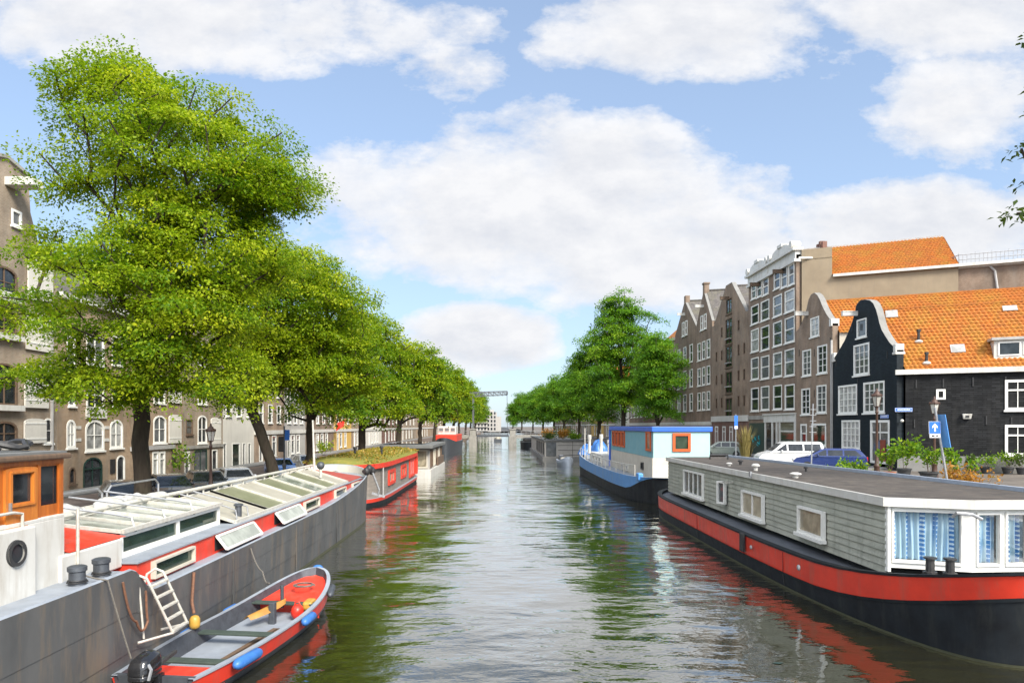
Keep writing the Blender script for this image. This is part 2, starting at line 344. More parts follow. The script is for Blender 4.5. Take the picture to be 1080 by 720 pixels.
def house(name,label,side,XF,y0,y1,zs,outline,eave,depth,wall,wins=(),roof='gable',ridge=None,roofm='tile_dk',sk=0.0,body=None,tiles=False,thick=.3,group=None,base=None,gutter=None):
    right=side=='r'; w=y1-y0-.03
    t=thing(name,label,'house',(XF,(y0+y1)/2,zs),R(-90) if right else R(90),group,local=True)
    xl=(lambda f:w/2-f*w) if right else (lambda f:-w/2+f*w)
    H=lambda z:z-zs
    poly=[(xl(0),-.3)]+[(xl(f),H(z)) for f,z in outline]+[(xl(1),-.3)]
    holes=[]
    for d in wins:
        if d.get('side') or d.get('flat'): continue
        x=xl(d['f']); z0=H(d['z0']); z1=H(d['z1']); holes.append(arch_outline(x-d['w']/2,x+d['w']/2,z0,z1,d.get('rise',0)))
    mb=MB(); mb.fill(poly,holes,lambda a,c:(a,0,c)); mb.fill(poly,[],lambda a,c:(a,thick,c))
    mb.strip([(a,0,c) for a,c in poly],[(a,thick,c) for a,c in poly],True)
    for h in holes: mb.strip([(a,0,c) for a,c in h],[(a,.16,c) for a,c in h],True)
    wo=mb.build('wall',K[wall],t)
    e=H(eave); bd=MB(); S=lambda x,y:x+sk*y; D=depth; a0=thick
    xs=(-w/2,w/2)
    bd.add([(S(x,y),y,z) for y in (a0,D) for x in xs for z in (-.3,e)],[(0,1,5,4),(2,3,7,6),(4,5,7,6)])
    if roof=='gable':
        r=H(ridge); bd.add([(S(xs[0],D),D,e),(S(xs[1],D),D,e),(S(0,D),D,r)],[(0,1,2)])
    bd.build('side_wall',K[body or wall],t)
    rm=MB()
    if roof=='gable':
        r=H(ridge); ov=.12
        for sx in (-1,1):
            p0=(S(sx*(w/2+ov),a0),a0,e-ov*(r-e)/(w/2)); eu=(sk,1,0); ev=(-sx*(w/2+ov),0,r-e+ov*(r-e)/(w/2)); L=(D-a0)*math.hypot(1,sk); SS=Vector(ev).length
            if tiles and (sx==1)==right: pantiles(rm,p0,eu,ev,L,SS)
            else:
                p=Vector(p0);u=Vector(eu).normalized()*L;v=Vector(ev); rm.add([p,p+u,p+u+v,p+v],[(0,1,2,3)])
        rm.bar((S(0,a0),a0,r+.03),(S(0,D),D,r+.03),.3,.14)
        rm.build('roof',K[roofm],t)
    elif roof=='flat':
        rm.add([(S(x,y),y,e-.02) for x,y in ((xs[0],a0),(xs[1],a0),(xs[1],D),(xs[0],D))],[(0,1,2,3)]); rm.build('roof',K['feltgrey'],t)
    elif roof=='front':
        r=H(ridge); yr=min(D*.45,(r-e)*1.1); p0=Vector((-w/2,0-.1,e)); 
        pantiles(rm,p0,(1,0,0),(0,yr,r-e),w,math.hypot(yr,r-e)) if tiles else rm.add([(-w/2,-.1,e),(w/2,-.1,e),(w/2,yr,r),(-w/2,yr,r)],[(0,1,2,3)])
        rm.add([(-w/2,yr,r),(w/2,yr,r),(w/2,2*yr,e),(-w/2,2*yr,e)],[(0,1,2,3)])
        rm.add([(-w/2,-.1,e),(-w/2,yr,r),(-w/2,2*yr,e)],[(0,1,2)]); rm.add([(w/2,-.1,e),(w/2,yr,r),(w/2,2*yr,e)],[(0,1,2)])
        rm.build('roof',K[roofm],t)
    for d in wins:
        if d.get('side'): continue
        q={k:v for k,v in d.items() if k not in('f','z0','z1','w','flat')}
        add_window(t,xl(d['f']),H(d['z0']),d['w'],d['z1']-d['z0'],**q)
    t['w']=w
    return t,xl,H
def facade_px(XF,y0,y1):
    """window given in measured picture corners -> position and size on the facade"""
    def win(pl,pr,pt,pb,**kw):
        ya=720*XF/(pl-527); yb=720*XF/(pr-527); yc=(ya+yb)/2; z=lambda p:EYE-(p-449)*yc/720
        return dict(f=(yc-y0)/(y1-y0),w=abs(ya-yb),z0=z(pb),z1=z(pt),**kw)
    def fz(px,py):
        y=720*XF/(px-527); return ((y-y0)/(y1-y0),EYE-(py-449)*y/720)
    return win,fz
def rows(n,zlist,h,w,f0=.0,f1=1.0,**kw):
    return [dict(f=f0+(f1-f0)*(k+.5)/n,w=w,z0=z,z1=z+h,**kw) for z in zlist for k in range(n)]
def lbox(t,name,m,*b,**kw): return MB().box(*b).build(name,K[m],t,**kw)

# ------------------------------------------------------------------ trees
def tree(name,label,loc,lumps,nclump,mleaf,leaf,trunk_r,fork,lean=(0,0),seed=1,lm='leafL',group=None,spray=.95,kind='tree'):
    rng=np.random.default_rng(seed); t=thing(name,label,kind,loc,0,group,local=True)
    nodes=[np.array([0,0,-.3])];par=[-1]
    ns=6
    for k in range(1,ns+1):
        f=k/ns; nodes.append(np.array([lean[0]*f**1.4+rng.normal(0,.04),lean[1]*f**1.4+rng.normal(0,.04),fork*f])); par.append(len(nodes)-2)
    vol=np.array([l[3]*l[4]*l[5] for l in lumps]); vol=vol**.85; pr=vol/vol.sum(); cl=[]
    while len(cl)<nclump:
        l=lumps[rng.choice(len(lumps),p=pr)]; d=rng.normal(size=3); d/=np.linalg.norm(d); r=rng.uniform(.15,1)**.42
        c=np.array(l[:3])+d*r*np.array(l[3:6])
        if c[2]<fork*.75: continue
        cl.append(c)
    cl=np.array(cl); top=nodes[-1]
    # central leader
    zt=np.percentile(cl[:,2],80); ctr=cl.mean(0)
    for f in (.3,.6,.9):
        nodes.append(np.array([top[0]*(1-f)+ctr[0]*f+rng.normal(0,.15),top[1]*(1-f)+ctr[1]*f+rng.normal(0,.15),fork+(zt-fork)*f])); par.append(len(nodes)-2)
    order=np.argsort(np.linalg.norm((cl-top)*np.array([1,1,.8]),axis=1)); tips=[]
    dist=[0]*len(nodes)
    for i in range(1,len(nodes)): dist[i]=dist[par[i]]+np.linalg.norm(nodes[i]-nodes[par[i]])
    first=ns-1
    for ci in order:
        c=cl[ci]; P=np.array(nodes[first:]); dv=c-P; dd=np.linalg.norm(dv,axis=1)
        cost=dd+.35*np.array(dist[first:])*.6-.6*np.clip(dv[:,2]/(dd+.01),-1,.6)
        j=int(np.argmin(cost))+first; a=nodes[j]; d=c-a; ln=np.linalg.norm(d); k=max(1,min(4,int(ln/1.0))); last=j
        for q in range(1,k+1):
            f=q/k; p=a+d*f+np.array([0,0,.12*ln*math.sin(math.pi*f)])+(rng.normal(0,.06*ln/k+.02,3) if q<k else 0)
            nodes.append(p);par.append(last);dist.append(dist[last]+ln/k);last=len(nodes)-1
        tips.append(last)
    N=len(nodes); acc=np.zeros(N)
    kids=[0]*N
    for i in range(1,N): kids[par[i]]+=1
    for i in range(N-1,0,-1):
        if kids[i]==0: acc[i]=.014**2.2
        acc[par[i]]+=acc[i]
    rad=acc**(1/2.2); rad=rad/rad[ns]*trunk_r*.92 if rad[ns]>0 else rad
    rad=np.maximum(rad,.010); rad=np.minimum(rad,trunk_r)
    for k in range(ns+1): rad[k]=trunk_r*(1.45-.5*min(1,k/1.6) if k<2 else 1-.08*k/ns)
    m=MB(); chain=[nodes[k] for k in range(ns+1)]; m.tube(chain,[float(x) for x in rad[:ns+1]],14)
    for i in range(ns+1,N):
        r0=min(rad[par[i]],rad[i]*1.5); m.tube([nodes[par[i]],nodes[i]],[float(r0),float(rad[i])],7 if rad[i]>.05 else 4,cap=False)
    m.build('trunk',K['bark'],t,smooth=60)
    # leaf sprays
    sp=spray*rng.uniform(.6,1.25,nclump); cen=np.repeat(cl,mleaf,0); rr=np.repeat(sp,mleaf); n=len(cen)
    out=cl-np.array([ctr[0],ctr[1],0]); out[:,2]=0; out/=np.linalg.norm(out,axis=1)[:,None]+1e-6
    ang=rng.uniform(0,2*np.pi,n); rho=np.sqrt(rng.uniform(0,1,n)); tilt=np.repeat(rng.normal(.22,.22,nclump),mleaf); O=np.repeat(out,mleaf,0)
    off=np.stack([np.cos(ang)*rho,np.sin(ang)*rho,rng.normal(0,.17,n)],1)*rr[:,None]
    al=(off*O).sum(1); off[:,2]+=-tilt*al-.22*rr*rho**2+.08*rr
    pos=cen+off
    d=off.copy(); d[:,2]*=.3; d+=rng.normal(0,.5,(n,3))*rr[:,None]; d[:,2]-=.12*rr; d/=np.linalg.norm(d,axis=1)[:,None]+1e-6
    up=rng.normal(0,.36,(n,3)); up[:,2]+=1; up+=O*.25; sd=np.cross(d,up); sd/=np.linalg.norm(sd,axis=1)[:,None]+1e-6
    L=leaf*rng.uniform(.65,1.3,n)[:,None]; W=L*.30
    nrm=np.cross(sd,d)
    v=np.stack([pos,pos+d*L*.45+sd*W+nrm*L*.07,pos+d*L-np.array([0,0,1])*L*.1,pos+d*L*.45-sd*W+nrm*L*.07],1).reshape(-1,3)
    me=bpy.data.meshes.new('crown'); me.vertices.add(4*n); me.vertices.foreach_set('co',v.astype(np.float32).ravel())
    me.loops.add(4*n); me.loops.foreach_set('vertex_index',np.arange(4*n,dtype=np.int32)); me.polygons.add(n)
    me.polygons.foreach_set('loop_start',np.arange(0,4*n,4,dtype=np.int32)); me.update()
    tint=np.clip(np.repeat(rng.normal(.45,.2,nclump),mleaf)+rng.normal(0,.17,n),0,1)
    a=me.attributes.new('tint','FLOAT','POINT'); a.data.foreach_set('value',np.repeat(tint,4).astype(np.float32))
    me.materials.append(K[lm]); me.validate(); o=bpy.data.objects.new('crown',me); COL.objects.link(o); o.parent=t
    return t
def lumpy(z0,z1,Rr,seed,n=10):
    rg=random.Random(seed); out=[(rg.uniform(-.4,.4),rg.uniform(-.4,.4),(z0+z1)/2-.3,Rr*.72,Rr*.72,(z1-z0)*.36)]
    for k in range(n):
        f=(k+.5)/n; z=z0+(z1-z0)*(.12+.80*f); rad=Rr*(1-abs(f-.45)**1.6*1.15)*rg.uniform(.55,1.0); a=k*2.4+rg.uniform(-.5,.5); r=Rr*rg.uniform(.28,.48)
        out.append((math.cos(a)*max(0,rad-r*.6),math.sin(a)*max(0,rad-r*.6),z,r,r,r*rg.uniform(.6,.85)))
    out.append((rg.uniform(-1,1),0,z1-Rr*.34,Rr*.44,Rr*.44,Rr*.34)); out.append((rg.uniform(-2.4,2.4),rg.uniform(-1,1),z1-Rr*.75,Rr*.42,Rr*.42,Rr*.3)); return out
def leafy(name,label,cat,loc,h,r,n,leaf,lm,pot=None,seed=0,group=None,stem=True):
    """pot plant or shrub: stems, leaves and (optionally) its pot"""
    rng=np.random.default_rng(seed); t=thing(name,label,cat,loc,0,group,local=True); z0=0
    if pot:
        pm,pr_,ph=pot; MB().lathe((0,0,0),[(pr_*.72,0),(pr_*.98,ph*.86),(pr_*1.08,ph*.86),(pr_*1.08,ph),(pr_*.9,ph),(pr_*.88,ph*.9)],14).build('pot',K[pm],t,smooth=40); z0=ph*.9
    st=MB(); ends=[]
    for k in range(max(5,n//60)):
        a=rng.uniform(0,6.283); q=r*math.sqrt(rng.uniform(0,1)); e=(math.cos(a)*q,math.sin(a)*q,z0+h*rng.uniform(.45,1)); ends.append(e)
        st.tube([(e[0]*.1,e[1]*.1,z0-.05),(e[0]*.45,e[1]*.45,z0+e[2]*.45*.9),e],[.012,.009,.005],4,cap=False)
    st.build('stems',K['darkwood'],t)
    lf=MB()
    for k in range(n):
        e=ends[k%len(ends)]; f=rng.uniform(.3,1.05)**.6; p=Vector((e[0]*f,e[1]*f,z0+(e[2]-z0)*f))+Vector(rng.normal(0,1,3))*r*.2
        if p.z<.03: p.z=.05
        d=Vector(rng.normal(0,1,3))+Vector((0,0,.4)); d.normalize(); s=d.cross(Vector(rng.normal(0,1,3))).normalized(); L=leaf*rng.uniform(.6,1.3)
        lf.add([p,p+d*L*.5+s*L*.28,p+d*L,p+d*L*.5-s*L*.28],[(0,1,2,3)])
    o=lf.build('leaves',K[lm],t); a=o.data.attributes.new('tint','FLOAT','POINT'); nv=len(o.data.vertices)
    a.data.foreach_set('value',np.repeat(np.clip(rng.normal(.5,.28,nv//4),0,1),4).astype(np.float32))
    return t

# ------------------------------------------------------------------ cars
def car(label,loc,rotz,paint,kind='hatch',group=None,name='parked_car',cat='car'):
    t=thing(name,label,cat,loc,R(rotz),group,local=True)
    if kind=='van': L,W,P=4.5,.88,[(-2.2,.42),(-2.22,.95),(-2.16,1.15),(-2.0,1.78),(-1.8,1.84),(.35,1.84),(.62,1.76),(1.35,1.16),(1.95,1.0),(2.2,.82),(2.26,.42)]; belt=1.12; gl=[(-1.95,1.2),(-1.86,1.68),(.42,1.68),(1.12,1.2)]; ps=(-.75,.3)
    elif kind=='wagon': L,W,P=4.4,.87,[(-2.15,.38),(-2.2,.7),(-2.12,.98),(-1.75,1.4),(-1.5,1.47),(.2,1.47),(.5,1.42),(1.25,.98),(2.0,.84),(2.2,.66),(2.22,.36)]; belt=.95; gl=[(-1.85,1.0),(-1.5,1.36),(.32,1.37),(1.0,1.0)]; ps=(-.8,.15)
    else: L,W,P=4.1,.85,[(-1.98,.38),(-2.02,.72),(-1.95,.96),(-1.45,1.4),(-1.1,1.47),(.1,1.47),(.45,1.41),(1.2,.96),(1.85,.82),(2.02,.66),(2.05,.36)]; belt=.93; gl=[(-1.68,.98),(-1.2,1.36),(.25,1.37),(.95,.98)]; ps=(-.7,.1)
    top=max(z for _,z in P)
    hw=lambda z: W if z<=belt else W-(W*.24)*((z-belt)/(top-belt))**1.1
    m=MB(); prof=[]
    for i in range(len(P)-1):
        (x0,z0),(x1,z1)=P[i],P[i+1]
        for k in range(3): prof.append((x0+(x1-x0)*k/3,z0+(z1-z0)*k/3))
    prof.append(P[-1])
    for a in (1,-1):
        m.fill([(x,z) for x,z in prof if z<=belt+.001 ] ,[],lambda x,z,a=a:(x,a*W,z))
        up=[(x,z) for x,z in prof if z>=belt-.12]; m.fill(up,[],lambda x,z,a=a:(x,a*hw(z),z))
    m.strip([(x,hw(z),z) for x,z in prof],[(x,-hw(z),z) for x,z in prof]); m.box(P[0][0]+.05,P[-1][0]-.05,-W+.04,W-.04,.22,.5)
    m.build('body',K[paint],t,smooth=25)
    for a in (1,-1):
        xs0=[g[0] for g in gl]; n=2
        def side(poly):
            q=MB().fill(poly,[],lambda x,z:(x,a*(hw(z)+.008),z)); return q.build('side_window',K['pane_d'],t)
        (ax,az),(bx,bz),(cx,cz),(dx,dz)=gl; c1,c2=ps
        side([(ax,az),(bx,bz),(c1-.05,bz),(c1-.05,az)]); side([(c1+.05,az),(c1+.05,bz),(c2-.04,bz),(c2-.04,az)]); side([(c2+.06,az),(c2+.06,cz),(cx,cz),(dx,dz)])
    def slope(i,nm,f0,f1):
        (x0,z0),(x1,z1)=P[i],P[i+1]; nx_=-(z1-z0);nz_=(x1-x0); l=math.hypot(nx_,nz_); s=.012/l
        pt=lambda f,y:(x0+(x1-x0)*f+nx_*s,y,z0+(z1-z0)*f+nz_*s)
        ya=hw(z0+(z1-z0)*f0)*.86; yb=hw(z0+(z1-z0)*f1)*.86
        MB().add([pt(f0,-ya),pt(f0,ya),pt(f1,yb),pt(f1,-yb)],[(0,1,2,3)]).build(nm,K['pane_d'],t)
    slope(6,'windscreen',.1,.92); slope(2,'rear_window',.12,.9)
    xr=P[1][0]; xf=P[-2][0]
    for a in (1,-1):
        MB().box(xr-.02,xr+.14,a*W*.93-.13*(a>0)-.0*(a<0),a*W*.93+.13*(a<0)+.0,.66,.94).build('tail_light',K['redlens'],t,bevel=.015)
        MB().sphere((xf-.06,a*(W-.22),.68),(.16,.17,.1),10,6).build('headlight',K['clear2'] if 'clear2' in K else K['steel'],t,smooth=True)
        MB().sphere((.72,a*(W+.09),belt+.08),(.07,.1,.08),8,6).build('mirror',K[paint],t,smooth=True)
    MB().box(xr-.035,xr+.01,-.26,.26,.52,.63).build('number_plate',K['yellowp'],t)
    MB().box(P[0][0]-.05,P[0][0]+.12,-W+.04,W-.04,.3,.5).build('bumper',K['rubber'],t,bevel=.03)
    for x in (-L*.3,L*.31):
        for a in (1,-1):
            w=MB(); prof_=[(.16,-.1),(.28,-.1),(.315,-.06),(.315,.06),(.28,.1),(.16,.1)]; vs=[];n=20
            w.lathe((0,0,0),prof_,n); w.v=[(x+p[0],a*(W-.09)+p[2],.315+p[1]) for p in w.v]; tw=w.build('wheel',K['rubber'],t,smooth=40)
            r=MB().lathe((0,0,0),[(.19,-.07),(.195,.02),(.17,.075),(.06,.085)],12); r.v=[(x+p[0],a*(W-.07+.0)+a*p[2],.315+p[1]) for p in r.v]; r.build('rim',K['steel'],tw,smooth=40)
    return t
K['carwhite']=mat('white_car_paint',(.74,.74,.72),(.70,.70,.68),1,.25,coat=.6)
K['carblue']=mat('blue_car_paint',(.018,.036,.15),(.016,.032,.13),1,.22,coat=.7)
K['carblack']=mat('black_car_paint',(.012,.013,.015),(.016,.017,.02),1,.2,coat=.7)
K['carsilver']=mat('silver_car_paint',(.48,.49,.50),(.44,.45,.46),1,.28,metal=.4,coat=.6)
K['cardgrey']=mat('dark_grey_car_paint',(.05,.055,.06),(.045,.05,.055),1,.25,metal=.3,coat=.6)
K['cargreen']=mat('grey_green_car_paint',(.22,.25,.22),(.2,.23,.2),1,.28,coat=.6)
K['carblue2']=mat('light_blue_car_paint',(.10,.22,.52),(.09,.2,.48),1,.25,coat=.6)
K['clear2']=mat('lamp_lens',(.5,.5,.5),(.42,.42,.42),9,.15)

# ------------------------------------------------------------------ street lamps
def lamp(label,loc,h,pole='lampbrown',group='cast iron lantern posts'):
    t=thing('street_lamp',label,'street lamp',loc,0,group,local=True); b=h-1.0
    MB().lathe((0,0,0),[(.19,-.05),(.19,.25),(.15,.32),(.13,.75),(.16,.8),(.16,.86),(.10,.95),(.075,1.4),(.055,b-.35),(.085,b-.3),(.085,b-.24),(.05,b-.18),(.06,b-.02),(.14,b+.02),(.14,b+.05)],14).build('post',K[pole],t,smooth=35)
    MB().lathe((0,0,b),[(.135,.05),(.24,.56),(.20,.56),(.11,.05)],6).build('lantern_glass',K['lampglass'],t)
    f=MB()
    for k in range(6):
        a=2*math.pi*k/6; c,s=math.cos(a),math.sin(a); f.bar((.14*c,.14*s,b+.05),(.25*c,.25*s,b+.57),.022,.022)
    f.lathe((0,0,b),[(.27,.56),(.28,.60),(.14,.74),(.13,.80),(.07,.83),(.05,.93),(.02,1.0)],12)
    for k in range(6):
        a=2*math.pi*k/6; c,s=math.cos(a),math.sin(a); f.sphere((.26*c,.26*s,b+.64),(.03,.03,.06),6,5)
    f.build('lantern_frame',K[pole],t,smooth=35); return t
K['lampglass']=glass('lantern_glass',(.50,.49,.44),.15,.5)
# ------------------------------------------------------------------ the setting
ZR,ZL=2.3,1.25; QR,QL=16.4,-13.0; FR,FL=26.2,-26.3
def sheet(name,m,x0,x1,y0,y1,z,nx=1,ny=1):
    o=MB().grid(lambda u,v:(x0+(x1-x0)*u,y0+(y1-y0)*v,z),nx,ny).build(name,K[m]); return struct(o)
def water_mat():
    m,nt,b,out_=nodes_of('canal_water'); b.inputs['Base Color'].default_value=(.022,.021,.009,1); b.inputs['Roughness'].default_value=.035; b.inputs['IOR'].default_value=1.333; b.inputs['Specular IOR Level'].default_value=.5
    v1=mapped(nt,(.36,.62,1)); v2=mapped(nt,(1.1,1.9,1)); v3=mapped(nt,(.16,.10,1))
    n1=noise(nt,v1,1.0,2,.5); n2=noise(nt,v2,1.6,3,.55); n3=noise(nt,v3,1.0,2,.5)
    calm=ramp(nt,n3,[(.34,.22),(.64,1.1)])
    h=math_(nt,'ADD',math_(nt,'MULTIPLY',n1,.9),math_(nt,'MULTIPLY',n2,.18)); h=math_(nt,'MULTIPLY',h,calm)
    bump(nt,b,h,.5,.36); nrm_=b.inputs['Normal'].links[0].from_socket
    g=nt.nodes.new('ShaderNodeBsdfGlossy'); g.inputs['Roughness'].default_value=.03; g.inputs['Color'].default_value=(.97,.98,.97,1); nt.links.new(nrm_,g.inputs['Normal'])
    lw=nt.nodes.new('ShaderNodeLayerWeight'); lw.inputs[0].default_value=.5; nt.links.new(nrm_,lw.inputs['Normal'])
    ms=nt.nodes.new('ShaderNodeMixShader'); nt.links.new(ramp(nt,lw.outputs['Facing'],[(.2,.04),(.62,.23),(.80,.62),(1.0,.97)]),ms.inputs[0]); nt.links.new(b.outputs[0],ms.inputs[1]); nt.links.new(g.outputs[0],ms.inputs[2]); nt.links.new(ms.outputs[0],out_.inputs[0]); return m
K['water']=water_mat()
struct(MB().grid(lambda u,v:(QL-1+(QR-QL+2)*u,-60+600*v,0),1,1).build('water',K['water']))
sheet('street_left','pave',-1500,QL-.42,-200,2500,ZL)
sheet('street_right','pave',QR+.42,1500,-200,2500,ZR)
sheet('ground','asphalt',QL-1,QR+1,540,2500,1.2)
sheet('canal_bed','asphalt',-1500,1500,-300,2600,-3)
def quay(name,label,x0,x1,z):
    t=thing(name,label,'quay wall',(x0,200,0)); MB().box(min(x0,x1),max(x0,x1),-60,540,-2.5,z-.16).build('wall',K['brick_dk'],t)
    MB().box(min(x0,x1)-.05,max(x0,x1)+.05,-60,540,z-.16,z+.03).build('coping',K['stone'],t,bevel=.02)
quay('quay_wall','brick canal wall with grey stone coping along the left bank behind the grey barge',QL,QL-.45,ZL)
quay('quay_wall','brick canal wall with grey stone coping along the right bank behind the red banded houseboat',QR,QR+.45,ZR)
struct(MB().box(FL+.02,FL+2.2,-20,420,ZL-.1,ZL+.09).build('pavement_left',K['plinth']))
struct(MB().box(FR-2.0,FR-.02,46,420,ZR-.1,ZR+.09).build('pavement_right',K['plinth']))

def coping(t,pts,y0,y1,h,m,name='coping'):
    n=len(pts); top=[]
    for i,p in enumerate(pts):
        a=pts[max(0,i-1)];b=pts[min(n-1,i+1)];dx=b[0]-a[0];dz=b[1]-a[1];l=math.hypot(dx,dz) or 1;nx,nz=-dz/l,dx/l
        if nz<-.2: nx,nz=-nx,-nz
        top.append((p[0]+nx*h,p[1]+nz*h))
    # make normals point away from the facade centre
    cx=sum(p[0] for p in pts)/n; cz=min(p[1] for p in pts)
    top=[(q[0],q[1]) if (q[0]-p[0])*(p[0]-cx)+(q[1]-p[1])*(p[1]-cz)>=-1e-6 else (2*p[0]-q[0],2*p[1]-q[1]) for p,q in zip(pts,top)]
    m_=MB(); A=lambda P,y:[(p[0],y,p[1]) for p in P]
    m_.strip(A(pts,y0),A(top,y0)); m_.strip(A(top,y0),A(top,y1)); m_.strip(A(top,y1),A(pts,y1)); m_.strip(A(pts,y1),A(pts,y0))
    return m_.build(name,K[m],t)
def hoist(t,x,z,m='white',L=1.1):
    MB().box(x-.12,x+.12,-L,.1,z-.14,z+.14).box(x-.16,x+.16,-L-.02,-.02,z+.14,z+.2).build('hoist_beam',K[m],t)

# ------------------------------------------------------------------ right row, near to far
win,fz=facade_px(FR,45.02,53.72)
ol=[(946,369),(938,361),(933.5,354),(930,348),(927.6,341),(926,334),(924,326.6),(921,320),(917.6,317),(912,316),(907,317),(903.2,322),(902,328.4),(900.8,333),(899.6,337.5),(897,345),(894,352),(891,359),(887,366),(883,372.5),(879.5,378),(878.4,378)]
ol=[fz(*p) for p in ol]; ol[0]=(0,ol[0][1]); ol[-1]=(1,ol[-1][1])
blk,xl,H=house('canal_house','black painted bell gable house on the street corner with white windows and orange tiled roof','r',FR,45.02,53.72,ZR,ol,8.95,13,'tarpaint',
 [win(903.9,914,336.4,355.5,nx=1,nz=1),win(900.6,916.9,362.7,395.2,nx=3,nz=4,fw=.13),win(884.4,903.9,406,436,nx=4,nz=4,fw=.13),win(911,933,402.5,435,nx=4,nz=4,fw=.13),win(888,907,443,473,nx=4,nz=4,fw=.13),
  win(918.3,938.3,443,488.5,nx=2,nz=1,fw=.16,split=.72,sill=False,pm='pane_m',name='door')],
 ridge=13.55,roofm='tile_or',sk=.45,body='blackwall',tiles=True,thick=.45)
w=blk['w']
coping(blk,[(xl(f),H(z)) for f,z in ol],-.008,.47,.025,'plinth')
for i,(f,z) in enumerate((ol[0],ol[-1])):
    s=.42; MB().box(xl(f)-(s if i==0 else -.0)+.03,xl(f)+(s if i==1 else .0)+.03,-.1,.55,H(z)-.28,H(z)-.12).box(xl(f)-(.34 if i==0 else -.03)+.03,xl(f)+(.34 if i==1 else 0),-.08,.5,H(z)-.12,H(z)+.42).build('shoulder_stone',K['white'],blk,bevel=.03)
hoist(blk,xl(fz(904,331)[0]),H(fz(904,331)[1]))
dx=xl(win(918.3,938.3,443,488.5)['f']); MB().box(dx-.02,dx+.62,.0,.045,.15,2.0).build('door_leaf',K['door_red'],blk); MB().box(dx-.9,dx+.9,-.55,.0,-.1,.14).build('doorstep',K['stone'],blk,bevel=.02)
for px,py in ((899,346),(908,345),(882,383),(936,374),(905,400)):
    f,z=fz(px,py); MB().box(xl(f)-.03,xl(f)+.03,-.03,.02,H(z)-.25,H(z)+.25).build('wall_anchor',K['iron'],blk)
# long side wall: its plane, local helper (d = metres back from the corner, z = height)
SD=math.atan2(1,.45); cs,sn=math.cos(SD),math.sin(SD)
side_pt=lambda d,off=0:(w/2+cs*d+sn*off, .0+sn*d-cs*off)       # off > 0 stands proud of the wall
def side_px(px,py):
    # picture point on the side wall -> distance along it and height
    k=(px-527)/720; X=k*(45.03+.45*26.2)/(1+.45*k); Y=X/k; return (math.hypot(X-26.2,Y-45.03), EYE-(py-449)*Y/720-ZR)
def side_win(pl,pr,pt,pb,**kw):
    d0,_=side_px(pl,pt); d1,_=side_px(pr,pt); _,z1=side_px((pl+pr)/2,pt); _,z0=side_px((pl+pr)/2,pb)
    x,y=side_pt((d0+d1)/2,.03); add_window(blk,x,z0,d1-d0,z1-z0,y=y,rotz=SD,**kw); blk.children[-1].location=(x,y,z0)
side_win(1060,1087,400.5,432,nx=2,nz=1,split=.66,fw=.14,pm='pane_l'); side_win(1060,1087,448,480,nx=2,nz=1,split=.66,fw=.14,pm='pane_l'); side_win(987.5,997,410.5,421,nx=1,nz=1,fw=.12,sill=False)
def sbox(d0,d1,z0,z1,o0,o1,name,m,**kw):
    a=[side_pt(d0,o0),side_pt(d1,o0),side_pt(d1,o1),side_pt(d0,o1)]
    return MB().add([(x,y,z) for z in (z0,z1) for x,y in a],[(0,1,2,3),(4,5,6,7),(0,1,5,4),(1,2,6,5),(2,3,7,6),(3,0,4,7)]).build(name,K[m],blk,**kw)
sbox(.02,14.3,-.3,1.02,.002,.07,'plinth','plinth'); sbox(-.1,14.3,8.95-ZR-.34,8.95-ZR-.02,.003,.28,'gutter','white')
for d,z in ((1.1,5.7),(2.6,5.7),(4.2,5.75),(5.9,5.75),(1.0,3.1),(4.9,3.3),(6.2,3.2),(2.5,3.0)): sbox(d-.035,d+.035,z-.28,z+.28,.002,.05,'wall_anchor','iron')
# street name signs, wall lamp, white box
d0,z0=side_px(953,432); 
MW=blk.matrix_basis.copy() if False else Matrix.Translation(blk.location)@Matrix.Rotation(R(-90),4,'Z')
def street_name(label,wx,wy,wz,rz,W_=.95,H_=.26,txt=''):
    t=thing('street_name_sign',label,'street sign',(wx,wy,wz),rz,'blue street name plates',local=True)
    MB().box(-W_/2,W_/2,-.03,0,-H_/2,H_/2).build('plate',K['signblue'],t,bevel=.01)
    f=MB(); e=.018
    for a in ((-W_/2+.02,W_/2-.02,H_/2-.03,H_/2-.03+e),(-W_/2+.02,W_/2-.02,-H_/2+.012,-H_/2+.012+e)): f.box(a[0],a[1],-.036,-.029,a[2],a[3])
    for a in (-W_/2+.02,W_/2-.02-e): f.box(a,a+e,-.0358,-.029,-H_/2+.03,H_/2-.03)
    f.build('white_border',K['signwhite'],t)
    q=MB(); rq=random.Random(int(txt)); x=-W_*.36
    while x<W_*.36:
        k=rq.uniform(.03,.055); q.box(x,x+k,-.037,-.0295,-H_*.12,H_*.2); x+=k+.016
    q.build('lettering',K['signwhite'],t)
    return t
x,y=side_pt(side_px(953,432)[0],.02); p=MW@Vector((x,y,side_px(953,432)[1])); street_name('blue street name plate high on the black side wall near the corner',p.x,p.y,p.z,R(-90)+SD,1.0,.26,'3')
f,z=fz(934.5,439); p=MW@Vector((xl(f)-.15,-.005,H(z))); street_name('blue street name plate on the black canal front above the door beside the lantern',p.x,p.y,p.z,R(-90),1.0,.24,'8')
x,y=side_pt(side_px(951,442)[0],.02); zz=side_px(951,442)[1]; p=MW@Vector((x,y,zz)); t=thing('wall_lamp','small round white wall lamp under the street name plate on the black wall','wall lamp',p,R(-90)+SD,None,local=True)
MB().tube([(0,0,-.02),(0,-.12,.02),(0,-.16,-.02)],.015,6).build('bracket',K['iron'],t); MB().sphere((0,-.17,-.1),.11,12,8).build('globe',K['lampglass'],t,smooth=True)
